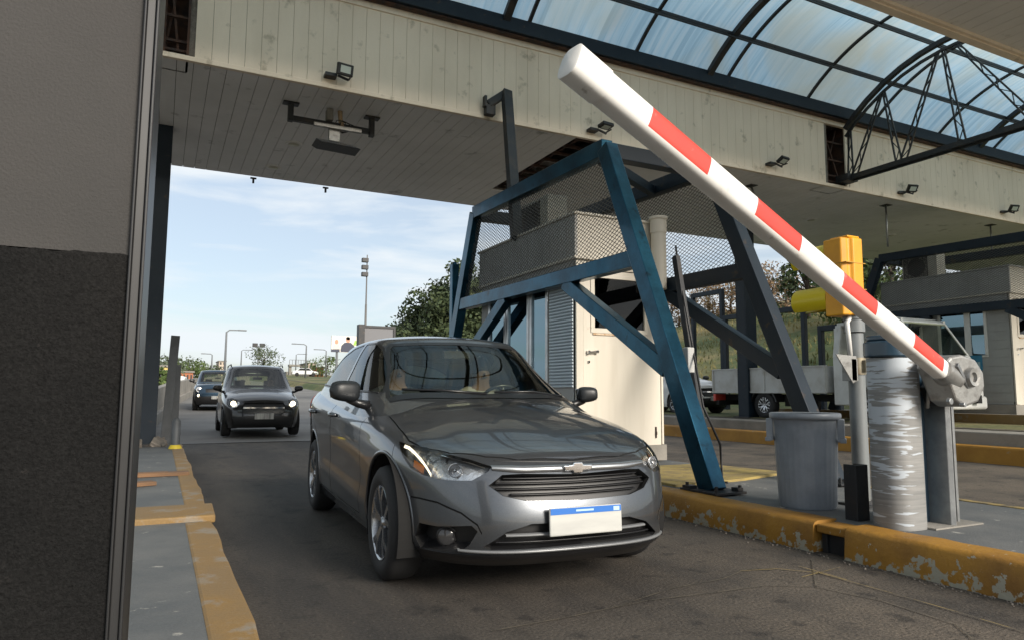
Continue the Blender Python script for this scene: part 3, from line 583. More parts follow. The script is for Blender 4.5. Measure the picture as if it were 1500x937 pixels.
# ------------------------------------------------------------------ booths
def booth(label, second=False):
    t = empty('toll_booth', (0, 0, 0), label, 'toll booth', 'toll booths on the islands')
    wm = boothgrey if second else boothgrey; em = boothcream
    X, Y, Z, ZP = 1.30, 2.80, 2.84, 2.26
    # wall panels of the lane side with window openings
    wins = [(.70, 1.16), (1.22, 1.88), (1.94, 2.5)] if not second else [(.50, .86), (.90, 1.50), (1.9, 2.5)]
    z0, z1 = (.75, 2.02) if not second else (1.0, 1.98)
    b = MB(); b.box((0, .03, 0), (.05, Y, z0)); b.box((0, .03, z1), (.05, Y, ZP))
    prev = .03
    for a, c in wins: b.box((0, prev, z0), (.05, a, z1)); prev = c
    b.box((0, prev, z0), (.05, Y, z1)); b.box((.05, Y-.05, 0), (X-.05, Y, ZP)); b.box((X-.05, .03, 0), (X, Y, ZP)); b.build('wall', wm, t)
    if second:
        b = MB()
        for k in range(12): b.box((-.008, .04, .06+k*.18), (-.0005, Y, .06+k*.18+.168)) if not (z0-.17 < .06+k*.18 < z1) else (b.box((-.008, .04, .06+k*.18), (-.0005, .47, .06+k*.18+.168)), b.box((-.008, 2.52, .06+k*.18), (-.0005, Y, .06+k*.18+.168)))
        b.build('siding', wm, t)
    for a, c in wins:
        b = MB(); f = .04
        b.box((-.02, a-.02, z0-.02), (.03, c+.02, z0+f-.02)); b.box((-.02, a-.02, z1-f), (.03, c+.02, z1+.02)); b.box((-.02, a-.02, z0), (.03, a+f, z1)); b.box((-.02, c-f, z0), (.03, c+.02, z1))
        w_ = b.build('window', alu if not second else whitep, t, bevel=.004)
        b = MB(); b.box((.005, a+f, z0+f), (.012, c-f, z1-f)); b.build('pane', winglass, w_)
    if not second:
        b = MB()
        for k in range(34): 
            z = .7+k*.04; b.prism([(-.012, z), (-.028, z+.012), (-.028, z+.026), (-.012, z+.036)], 'y', .05, .62)
        b.build('roller_shutter', shutterm, t)
    # end wall with door
    b = MB(); b.box((0, 0, 0), (.10, .06, ZP)); b.box((.1, 0, 2.16), (X, .06, ZP)); b.box((X-.03, .0, 0), (X, .06, 2.16)); b.build('end_wall', em, t, bevel=.004)
    dz0, dz1, dx0, dx1 = 1.43, 2.05, .27, 1.02
    b = MB(); b.box((.107, .012, -.06), (X-.036, .05, dz0)); b.box((.107, .012, dz1), (X-.036, .05, 2.15)); b.box((.107, .012, dz0), (dx0, .05, dz1)); b.box((dx1, .012, dz0), (X-.036, .05, dz1))
    d = b.build('door', em, t, bevel=.002)
    b = MB(); 
    b.box((dx0-.06, .000, dz0-.06), (dx1+.06, .011, dz0-.002)); b.box((dx0-.06, .0, dz1+.002), (dx1+.06, .011, dz1+.05)); b.box((dx0-.06, 0, dz0-.002), (dx0-.002, .011, dz1+.002)); b.box((dx1+.002, 0, dz0-.002), (dx1+.06, .011, dz1+.002))
    b.build('window_frame', em, d, bevel=.003)
    b = MB(); b.box((dx0, .025, dz0), (dx1, .03, dz1)); b.build('door_pane', glassm('door glass %d' % second, (.12, .13, .13), 1.5), d)
    b = MB(); b.box((dx0-.03, -.003, dz0-.085), (dx1-.1, -.0005, dz0-.062)); b.build('rust_streak', pm('rust streak', (.42, .25, .13), .8, c2=(.7, .62, .49), sc=14), d)
    b = MB(); b.tube([(.16, -.03, 1.13), (.30, -.03, 1.14)], .012, 8); b.box((.15, -.03, 1.11), (.18, .012, 1.15)); b.box((.27, -.03, 1.12), (.30, .012, 1.16)); b.box((.165, -.004, 1.0), (.19, .012, 1.03)); b.build('handle', chrome, d)
    b = MB(); b.box((1.17, -.004, .08), (1.185, .012, .22)); b.box((1.17, -.012, .12), (1.185, -.004, .16)); b.build('hinge', rust, d)
    # parapet
    b = MB(); b.box((-.05, -.05, ZP), (X+.05, Y+.05, ZP+.03)); b.build('eaves', em, t)
    b = MB(); b.box((-.03, -.03, ZP+.03), (.0, Y+.03, Z-.03)); b.box((0, Y, ZP+.03), (X, Y+.03, Z-.03)); b.box((X, -.03, ZP+.03), (X+.03, Y+.03, Z-.03)); b.box((-.03, -.03, Z-.2), (X+.03, 0-.0, Z-.03)) if False else None
    b.build('parapet', wm, t)
    b = MB(); b.box((0, -.03, ZP+.03), (X, .0, Z-.03)); b.build('parapet_end', em, t)
    b = MB()
    for k in range(14): b.box((-.036, -.03+k*.205, ZP+.04), (-.031, -.03+k*.205+.196, Z-.04))
    b.build('parapet_board', wm, t)
    b = MB(); b.box((-.06, -.06, Z-.03), (X+.06, .0, Z)); b.box((-.06, 0, Z-.03), (0.0, Y+.06, Z)); b.box((X, 0, Z-.03), (X+.06, Y+.06, Z)); b.box((0, Y, Z-.03), (X, Y+.06, Z)); b.build('coping', em if not second else wm, t, bevel=.004)
    b = MB(); b.box((0, 0, Z-.12), (X, Y, Z-.08)); b.build('roof', conc, t)
    b = MB(); b.box((-.04, -.0, -.2), (X+.04, Y+.04, -.005)); b.build('plinth', conc, t)
    # inside: back wall, desk, monitor
    b = MB(); b.box((.1, .15, .0), (X-.1, Y-.1, .02)); b.box((.08, .9, .9), (.5, 2.4, .94)); b.build('desk', seatm, t)
    b = MB(); b.box((.25, 1.2, 1.0), (.3, 1.6, 1.3)); b.box((.26, 1.35, .94), (.29, 1.45, 1.0)); b.build('monitor', blackpl, t)
    return t
b1 = booth('cream toll booth with shutter, tall windows and white door inside the blue guard frame'); b1.location = (4.47, 7.2, .40)
b2 = booth('grey sided toll booth with white framed sliding window behind the far guard frame', True); b2.location = (15.47, 8.17, .86)
b = MB(); b.tube([(0, 0, 0), (0, 0, .72)], .095, 20); b.tube([(0, 0, .72), (0, 0, .9)], .105, 20); b.lathe([(.0, .93), (.12, .93), (.12, .9), (.1, .88)], (0, 0, 0), 'z', 20)
o = b.build('vent_duct', boothcream, None, True, auto=40); o.location = (5.62, 7.06, 2.35); tag(o, 'cream vertical duct on the cream booth end beside the blue leg', 'duct')
def ac(loc, label, s=1):
    t = empty('air_conditioner', loc, label, 'air conditioner', 'air conditioners on the booth roofs')
    b = MB(); b.box((0, 0, 0), (.32*s, .85*s, .56*s)); b.build('casing', pm('ac casing', (.42, .39, .33), .5, c2=(.34, .31, .26), sc=4), t, bevel=.012)
    b = MB()
    for k in range(14): b.box((-.018, .22*s, (.05+k*.034)*s), (-.004, .8*s, (.065+k*.034)*s))
    for k in range(7): b.box((-.012, (.22+k*.095)*s, .04*s), (-.002, (.228+k*.095)*s, .53*s))
    b.build('grille', darksteel, t)
    b = MB(); b.lathe([(0, 0), (.22*s, 0)], (-.0012, .5*s, .28*s), 'x', 24); b.build('fan_opening', blackpl, t)
    b = MB(); b.box((.04, .05, -.55), (.28, .12, 0)); b.box((.04, .73, -.55), (.28, .8, 0)); b.build('stand', galv, t); return t
ac((4.72, 8.35, 3.24), 'beige air conditioner with dark grille on the cream booth roof behind mesh')
ac((15.9, 9.9, 3.75), 'beige air conditioner on the far grey booth roof')
# leaning duct from the fascia to the roof of the booth
sp = empty('cable_duct', (0, 0, 0), 'dark leaning steel cable duct rising from the booth roof past the fascia', 'duct')
A = W(742, 135, 'y', 9.85); Bq = W(757, 350, 'z', 3.2); Bq = Vector((Bq.x, max(Bq.y, 9.2), 3.1)) if Bq.y > 9.9 or Bq.y < 8 else Bq
b = MB(); b.beam(Bq, A, .15, .12, (0, 1, 0)); b.build('duct', darksteel, sp, bevel=.005)
C = W(716, 153, 'y', 9.95); b = MB(); b.beam(A+Vector((0, 0, -.02)), C, .09, .12); b.box((C.x-.06, 9.9, C.z-.18), (C.x+.1, 10.02, C.z-.02)); b.box((C.x-.09, 9.9, C.z-.06), (C.x-.05, 10.0, C.z+.12)); b.build('wall_bracket', darksteel, sp, bevel=.005)

# ------------------------------------------------------------------ grey bin
bn = empty('waste_bin', (4.45, 3.86, .19), 'tall grey plastic waste bin with a side handle, standing on the island', 'bin')
b = MB(); vs = []; n = 120; prof = [(.196, .0), (.204, .02), (.212, .2), (.222, .42), (.230, .58), (.236, .655), (.240, .66)]
for i, (r_, h) in enumerate(prof):
    for k in range(n):
        rr_ = r_+(.0013*(1 if (k//2) % 2 else -1) if 1 <= i <= 4 else 0); t = 2*math.pi*k/n; vs.append((rr_*math.cos(t), rr_*math.sin(t), h))
fs = [(i*n+k, i*n+(k+1) % n, (i+1)*n+(k+1) % n, (i+1)*n+k) for i in range(len(prof)-1) for k in range(n)]; b.add(vs, fs)
b.lathe([(.19, .02), (.0, .02)], (0, 0, 0), 'z', 60); b.lathe([(.22, .66), (.195, .05)], (0, 0, 0), 'z', 60)
b.build('bin_body', binm, bn, True, auto=50)
b = MB(); b.lathe([(.222, .70), (.246, .705), (.256, .70), (.258, .675), (.252, .66), (.238, .655)], (0, 0, 0), 'z', 64); b.build('rim', binm, bn, True)
for sgn in (0, math.pi):
    b = MB(); b.box((-.085, -.275, .49), (-.07, -.225, .66)); b.box((.07, -.275, .49), (.085, -.225, .66)); b.box((-.09, -.285, .485), (.09, -.24, .515))
    o = b.build('handle', binm, bn, bevel=.006); o.rotation_euler = (0, 0, R(38)+sgn)

# ------------------------------------------------------------------ signal on its pipe
sg = empty('traffic_signal', (4.88, 3.72, .19), 'yellow traffic signal seen from behind on a grey pipe post', 'traffic signal')
def at(mb, name, mats, parent, **k): o = mb.build(name, mats, parent, **k); return o
b = MB(); b.tube([(0, 0, 0), (0, 0, 1.32)], .062, 24); b.tube([(0, 0, 1.33), (0, 0, 1.46)], .076, 24); b.lathe([(.084, 1.43), (.084, 1.465), (0, 1.465)], (0, 0, 0), 'z', 24); b.build('pipe', pvc, sg, True, auto=40)
b = MB(); b.box((-.12, -.12, 0), (.12, .12, .015)); b.lathe([(.1, .015), (.08, .04), (.065, .04)], (0, 0, 0), 'z', 20); b.tube([(-.09, -.1, .0), (-.09, -.1, .07)], .01, 6); b.build('base_flange', darksteel, sg)
b = MB(); b.tube([(0, 0, 1.0), (0, 0, 1.13)], .072, 24); b.box((-.02, -.1, 1.02), (.02, -.06, 1.11)); b.build('clamp', pm('clamp', (.30, .27, .20), .5, .6, c2=(.2, .15, .1), sc=8), sg, True, auto=40)
b = MB(); b.prism([(-.30, 1.15), (-.07, 1.14), (-.07, .95), (-.12, .93)], 'y', -.06, -.05); b.box((-.13, -.06, .95), (-.06, .03, 1.12)); b.build('side_bracket', castalu, sg, bevel=.003)
b = MB(); b.tube([(-.06, .0, 1.12), (-.1, -.02, 1.3), (-.11, -.02, 1.40), (-.06, -.02, 1.46), (0, 0, 1.46)], .018, 10); b.build('hose', whitep, sg, True)
hb = MB(); z0 = 1.455
hx0, hx1 = -.175, .045
hb.prism([(hx0, .12), (hx0, -.04), (hx0+.04, -.06), (hx0+.07, -.06), (hx0+.09, -.085), (hx1-.025, -.085), (hx1, -.06), (hx1, .12)], 'z', z0, z0+.61)
hb.prism([(hx0+.05, .1), (hx0+.05, -.07), (hx1-.03, -.07), (hx1-.02, .1)], 'z', z0+.61, z0+.63)
hs = hb.build('signal_housing', sigyellow, sg, bevel=.012)
seamm = pm('seam', (.45, .25, .03), .5)
for zz in (z0+.205, z0+.41): b = MB(); b.box((hx0-.002, -.088, zz-.003), (hx1+.002, .1, zz+.003)); b.build('housing_seam', seamm, sg)
for zc_, r_ in ((z0+.50, .10), (z0+.15, .11)):
    b = MB(); vs = []; n = 28; cx_ = -.065
    for y, rad in ((.12, r_), (.46, r_*.97)):
        for rr_ in (rad, rad-.006):
            for k in range(n+1):
                t = R(-52)+(R(284))*k/n; vs.append((cx_+rr_*math.cos(t), y, zc_+rr_*math.sin(t)))
    m_ = n+1; fs = []
    for k in range(n):
        fs += [(k, k+1, 2*m_+k+1, 2*m_+k), (m_+k, 3*m_+k, 3*m_+k+1, m_+k+1), (2*m_+k, 2*m_+k+1, 3*m_+k+1, 3*m_+k), (k, m_+k, m_+k+1, k+1)]
    b.add(vs, fs); v = b.build('visor', visyellow, sg, True, auto=50)
    b = MB(); b.lathe([(0, .02), (.06, .015), (.1, .0)], (cx_, .122, zc_), 'y', 20); b.build('signal_lens', pm('dark lens', (.05, .01, .01), .2), sg, True)
# stubby dark post by the pipe
b = MB(); b.prism([(4.90, 3.36), (5.02, 3.36), (5.02, 3.46), (5.0, 3.46), (5.0, 3.38), (4.92, 3.38), (4.92, 3.46), (4.9, 3.46)], 'z', .188, .56)
o = b.build('stub_post', darksteel, bevel=.004); tag(o, 'short dark steel channel post between the signal pipe and the barrier cabinet', 'post'); c = W(1266, 762, 'z', .19); o.location = (c.x-4.96, c.y-3.36, 0)

# ------------------------------------------------------------------ barrier cabinet and arm
bg_ = empty('barrier_gate', (4.25, 3.0, .19), 'boom barrier with red and white arm raised from a peeling silver cabinet', 'barrier'); bg_.location = (0, 0, 0)
filmm = pm('peeling silver film', (.20, .20, .195), .6, .2, c2=(.28, .275, .265), sc=6, lo=.35, hi=.65, stretch=(.4, .4, 8), bump=.12, bsc=20)
n_, l_ = filmm.node_tree.nodes, filmm.node_tree.links; b_ = n_['Principled BSDF']; src = b_.inputs['Base Color'].links[0].from_socket
t_ = n_.new('ShaderNodeTexCoord'); mp_ = n_.new('ShaderNodeMapping'); mp_.inputs['Scale'].default_value = (2.6, 2.6, 24); l_.new(t_.outputs['Object'], mp_.inputs[0])
no_ = n_.new('ShaderNodeTexNoise'); no_.inputs['Scale'].default_value = 1.6; no_.inputs['Detail'].default_value = 7; no_.inputs['Roughness'].default_value = .5; no_.inputs['Distortion'].default_value = .45; l_.new(mp_.outputs[0], no_.inputs[0])
sp_ = n_.new('ShaderNodeSeparateXYZ'); l_.new(t_.outputs['Object'], sp_.inputs[0])
mr_ = n_.new('ShaderNodeMapRange'); mr_.inputs[1].default_value = .35; mr_.inputs[2].default_value = 1.2; mr_.inputs[3].default_value = -.14; mr_.inputs[4].default_value = .06; l_.new(sp_.outputs[2], mr_.inputs[0])
mr2 = n_.new('ShaderNodeMapRange'); mr2.inputs[1].default_value = 4.2; mr2.inputs[2].default_value = 4.44; mr2.inputs[3].default_value = .03; mr2.inputs[4].default_value = -.2; l_.new(sp_.outputs[0], mr2.inputs[0])
ad_ = n_.new('ShaderNodeMath'); l_.new(no_.outputs[0], ad_.inputs[0]); l_.new(mr_.outputs[0], ad_.inputs[1]); ad2 = n_.new('ShaderNodeMath'); l_.new(ad_.outputs[0], ad2.inputs[0]); l_.new(mr2.outputs[0], ad2.inputs[1])
th_ = n_.new('ShaderNodeMapRange'); th_.inputs[1].default_value = .50; th_.inputs[2].default_value = .53; l_.new(ad2.outputs[0], th_.inputs[0])
mi_ = n_.new('ShaderNodeMix'); mi_.data_type = 'RGBA'; mi_.inputs[7].default_value = (.45, .49, .53, 1); l_.new(th_.outputs[0], mi_.inputs[0]); l_.new(src, mi_.inputs[6]); l_.new(mi_.outputs[2], b_.inputs['Base Color'])
mm = n_.new('ShaderNodeMapRange'); mm.inputs[3].default_value = .2; mm.inputs[4].default_value = 0.; l_.new(th_.outputs[0], mm.inputs[0]); l_.new(mm.outputs[0], b_.inputs['Metallic'])
def rrect(x0, x1, y0, y1, r_, n=8):
    pts = []
    for cx_, cy_, a0 in ((x1-r_, y0+r_, -90), (x1-r_, y1-r_, 0), (x0+r_, y1-r_, 90), (x0+r_, y0+r_, 180)):
        for k in range(n+1): a = R(a0+90*k/n); pts.append((cx_+r_*math.cos(a), cy_+r_*math.sin(a)))
    return pts
b = MB(); b.prism(rrect(4.15, 4.46, 2.88, 3.15, .12), 'z', .19, 1.27); b.build('cabinet', filmm, bg_, True, auto=40)
b = MB(); b.prism(rrect(4.14, 4.47, 2.87, 3.16, .12), 'z', 1.275, 1.38); b.prism(rrect(4.155, 4.455, 2.885, 3.145, .11), 'z', 1.38, 1.42); b.build('cap', capblue, bg_, True, auto=50, bevel=.012)
b = MB(); b.box((4.46, 3.02, .19), (4.62, 3.06, 1.2)); b.box((4.50, 2.98, .19), (4.53, 3.02, 1.18)); b.box((4.48, 2.96, .7), (4.50, 3.0, .76)); b.build('rear_plate', capblue, bg_)
b = MB(); b.prism([(4.62, 2.88), (4.645, 2.86), (4.645, 3.0), (4.79, 3.0), (4.79, 2.94), (4.815, 2.94), (4.815, 3.1), (4.62, 3.1)], 'z', .19, 1.15); b.build('support_channel', galv, bg_, bevel=.003)
b = MB(); b.box((4.40, 2.84, .19), (4.9, 3.15, .2)); b.build('base_plate', conc, bg_)
b = MB(); b.tube([(4.44, 2.88, .95), (4.43, 2.86, 1.05), (4.43, 2.85, 1.22)], .012, 8); b.build('hose', castalu, bg_, True)
# arm
B0 = W(1382, 545, 'y', 2.70); T0 = W(843, 97, 'y', 2.28)
dA = (T0-B0); LA = dA.length; dA.normalize(); nA = (Vector((0, 0, 1))-dA*dA.z).normalized(); mA = dA.cross(nA).normalized()
if mA.y > 0: mA = -mA
def projx(P):
    v = P-Vector((0, 0, CAMZ)); return 750+FPX*v.dot(rt)/v.dot(fw)
def tpx(px):
    lo, hi = 0., LA
    for _ in range(40):
        m = (lo+hi)/2
        if projx(B0+dA*m) > px: lo = m
        else: hi = m
    return lo
ts = sorted({0., LA*.999, tpx(895), tpx(892)} | {tpx(p) for p in (1370, 1327, 1272, 1222, 1160, 1095, 1026, 940)} | {LA*i/30 for i in range(30)})
reds = [(tpx(1370), tpx(1327)), (tpx(1272), tpx(1222)), (tpx(1160), tpx(1095)), (tpx(1026), tpx(940))]
NS = 36
def sec(th):  # rounded section
    c, s = math.cos(th), math.sin(th); e = 2/3.2
    return (abs(c)**e*math.copysign(1, c), abs(s)**e*math.copysign(1, s))
b = MB(); bs = MB(); 
def armpt(t, th, k=1.):
    w = .060+.010*t/LA; c, s = sec(th); return B0+dA*t+nA*(s*w*k)+mA*(c*w*.82*k)
vs = [armpt(t, 2*math.pi*i/NS) for t in ts for i in range(NS)]
fs = []; mi = []
for j in range(len(ts)-1):
    tm = (ts[j]+ts[j+1])/2; isred = any(a < tm < c for a, c in reds)
    for i in range(NS):
        fs.append((j*NS+i, j*NS+(i+1) % NS, (j+1)*NS+(i+1) % NS, (j+1)*NS+i)); th = math.degrees(2*math.pi*(i+.5)/NS); th = th-360 if th > 180 else th
        mi.append(1 if isred and -32 < th < 105 else 0)
b.v = [tuple(p) for p in vs]; b.f = fs; b.m = mi
b.build('arm', [whitep, redp], bg_, True, auto=60)
b = MB()
def ring(t0, t1, k): 
    vs = [armpt(t, 2*math.pi*i/NS, kk) for t, kk in ((t0, 1.0), (t0, k), (t1, k), (t1+.006, k*.86), (t1+.009, .001)) for i in range(NS)]
    b.add(vs, [(j*NS+i, j*NS+(i+1) % NS, (j+1)*NS+(i+1) % NS, (j+1)*NS+i) for j in range(4) for i in range(NS)])
ring(tpx(880), LA*1.01, 1.07); b.build('end_cap', whitep, bg_, True, auto=40)
b = MB(); ring(tpx(1292), tpx(1289), 1.02); b.build('arm_joint', whitep, bg_, True, auto=40)
# hub and gearbox
b = MB(); pts = [B0-dA*.20+mA*0, B0-dA*.12, B0-dA*.12, B0-dA*.02, B0+dA*.05]; b.tube(pts, [.055, .06, .075, .075, .068], 20); b.build('arm_socket', castalu, bg_, True, auto=45)
hub = W(1412, 560, 'y', 2.74)
b = MB(); pz = [(W(x, y, 'y', 2.7).x, W(x, y, 'y', 2.7).z) for x, y in [(1372, 535), (1384, 522), (1400, 519), (1420, 526), (1432, 545), (1434, 566), (1425, 588), (1405, 596), (1392, 586), (1385, 566)]]
b.prism(pz, 'y', 2.66, 2.84); b.build('gearbox', castalu, bg_, bevel=.018, seg=3)
b = MB(); c = W(1420, 552, 'y', 2.66); b.lathe([(0, -.012), (.028, -.012), (.032, -.03), (.055, -.034), (.062, -.02), (.064, .02)], c, 'y', 28); b.build('hub_ring', castalu, bg_, True, auto=40)
b = MB(); c = W(1407, 592, 'y', 2.66); b.lathe([(0, -.03), (.016, -.03), (.016, 0)], c, 'y', 6); b.lathe([(0, -.02), (.02, -.02), (.024, 0)], (c.x-.12, c.y, c.z+.02), 'y', 12)
b.beam(B0-dA*.0+mA*.07+nA*.05, B0-dA*.19+mA*.06-nA*.02, .02, .03); b.beam(B0+dA*.0+nA*.078, B0-dA*.17+nA*.06, .03, .018); b.build('clamp_bolt', galv, bg_, bevel=.003)
b = MB(); b.beam((4.50, 2.90, 1.02), (hub.x+.05, 2.90, hub.z), .1, .14); b.beam((4.5, 2.84, 1.1), (4.75, 2.84, 1.04), .03, .1); b.build('arm_bearing', darksteel, bg_, bevel=.01)

# left side posts
darkpost = pm('dark grey post', (.075, .082, .09), .6, c2=(.05, .055, .06), sc=5)
b = MB(); b.prism([(.0, 0), (.14, 0), (.14, .03), (.03, .03), (.03, .11), (.14, .11), (.14, .14), (0, .14)], 'z', 0, 1.85); o = b.build('steel_post', darkpost, bevel=.006); o.location = (.06, 13.35, .14); o.rotation_euler = (0, R(2.5), 0); tag(o, 'tall grey steel post beside the left column, leaning slightly', 'post', 'posts on the left island')
b = MB(); b.box((0, 0, 0), (.13, .1, 1.35)); o = b.build('steel_post', darkpost, bevel=.01); o.location = (.20, 13.6, .14); tag(o, 'shorter grey post just right of the tall leaning one', 'post', 'posts on the left island')
b = MB(); b.tube([(0, 0, 0), (0, 0, .42), (0, 0, .47)], [.065, .065, .03], 16); o = b.build('bollard', darkpost, None, True, auto=40); o.location = (.27, 12.2, .15); tag(o, 'short grey round bollard with yellow foot at the kerb end', 'bollard')
b = MB(); b.lathe([(.1, 0), (.09, .03), (.068, .06)], (0, 0, 0), 'z', 16); f_ = b.build('painted_foot', pm('foot yellow', (.5, .38, .03), .6), o, True)

# ------------------------------------------------------------------ cars
def unit_half(nf, nr, n):
    pts = []
    K = 900
    for i in range(K+1):
        t = math.pi*i/K; c, s = math.cos(t), math.sin(t); e = nf if c >= 0 else nr
        pts.append((abs(s)**(2/e), -math.copysign(abs(c)**(2/e), c)))
    # resample by arc length, y weighted by half length
    d = [0]
    for a, b in zip(pts[:-1], pts[1:]): d.append(d[-1]+math.hypot((b[0]-a[0])*.85, (b[1]-a[1])*2.1))
    out = []; j = 0
    for i in range(n+1):
        L_ = d[-1]*i/n
        while j < K-1 and d[j+1] < L_: j += 1
        t = (L_-d[j])/max(1e-9, d[j+1]-d[j]); out.append((pts[j][0]+(pts[j+1][0]-pts[j][0])*t, pts[j][1]+(pts[j+1][1]-pts[j][1])*t))
    out[0] = (0, -1); out[-1] = (0, 1); return out
def shell(nf, nr, n, levels, F, Rr, Wd, Z, bulgeF, bulgeR, capz, ncap=28, ymod=None, closed=False):
    """levels: list of t; F/Rr(t): front/rear y; Wd(t,y): half width; Z(t,y); capz(x,xe,y): height of the top"""
    U = unit_half(nf, nr, n); verts = []; faces = []
    rings = []
    for t in levels:
        f, r_ = F(t), Rr(t); c, h = (f+r_)/2, (r_-f)/2; ring = []
        for ux, uy in U:
            y = c+h*uy
            fwt = max(0, -uy); rwt = max(0, uy)
            y += bulgeF*(ux**2)*(fwt**3)-bulgeR*(ux**2)*(rwt**3)
            x = Wd(t, y)*ux; ring.append((x, y, Z(t, y, ux)))
        rings.append(ring)
    N = n; allr = []
    for ring in rings:
        full = ring+[(-x, y, z) for x, y, z in reversed(ring[1:-1])]; allr.append(full)
    m = len(allr[0])
    for rg in allr: verts += rg
    for j in range(len(allr)-1):
        for i in range(m): faces.append((j*m+i, j*m+(i+1) % m, (j+1)*m+(i+1) % m, (j+1)*m+i))
    top = (len(allr)-1)*m; last = allr[-1]
    rows = []
    for i in range(N+1):
        x, y, z = last[i]
        if i in (0, N): rows.append([top+i]); continue
        row = [top+m-i]
        for k in range(1, ncap):
            u = -math.cos(math.pi*k/ncap)*.35+(-1+2*k/ncap)*.65; xx = x*u; verts.append((xx, y, capz(xx, x, y, z))); row.append(len(verts)-1)
        row.append(top+i); rows.append(row)
    for i in range(N):
        a, b = rows[i], rows[i+1]
        if len(a) == 1:
            for k in range(len(b)-1): faces.append((a[0], b[k+1], b[k]))
        elif len(b) == 1:
            for k in range(len(a)-1): faces.append((a[k], a[k+1], b[0]))
        else:
            for k in range(len(a)-1): faces.append((a[k], a[k+1], b[k+1], b[k]))
    if closed: faces.append(tuple(range(m-1, -1, -1)))
    me = bpy.data.meshes.new('s'); me.from_pydata(verts, [], faces); me.update()
    bm = bmesh.new(); bm.from_mesh(me); bpy.data.meshes.remove(me); bmesh.ops.remove_doubles(bm, verts=bm.verts, dist=1e-5); bmesh.ops.recalc_face_normals(bm, faces=bm.faces); 
    for _ in range(6): bmesh.ops.smooth_vert(bm, verts=[v for v in bm.verts if not v.is_boundary], factor=.5, use_axis_x=True, use_axis_y=True, use_axis_z=True)
    bm.normal_update(); return bm
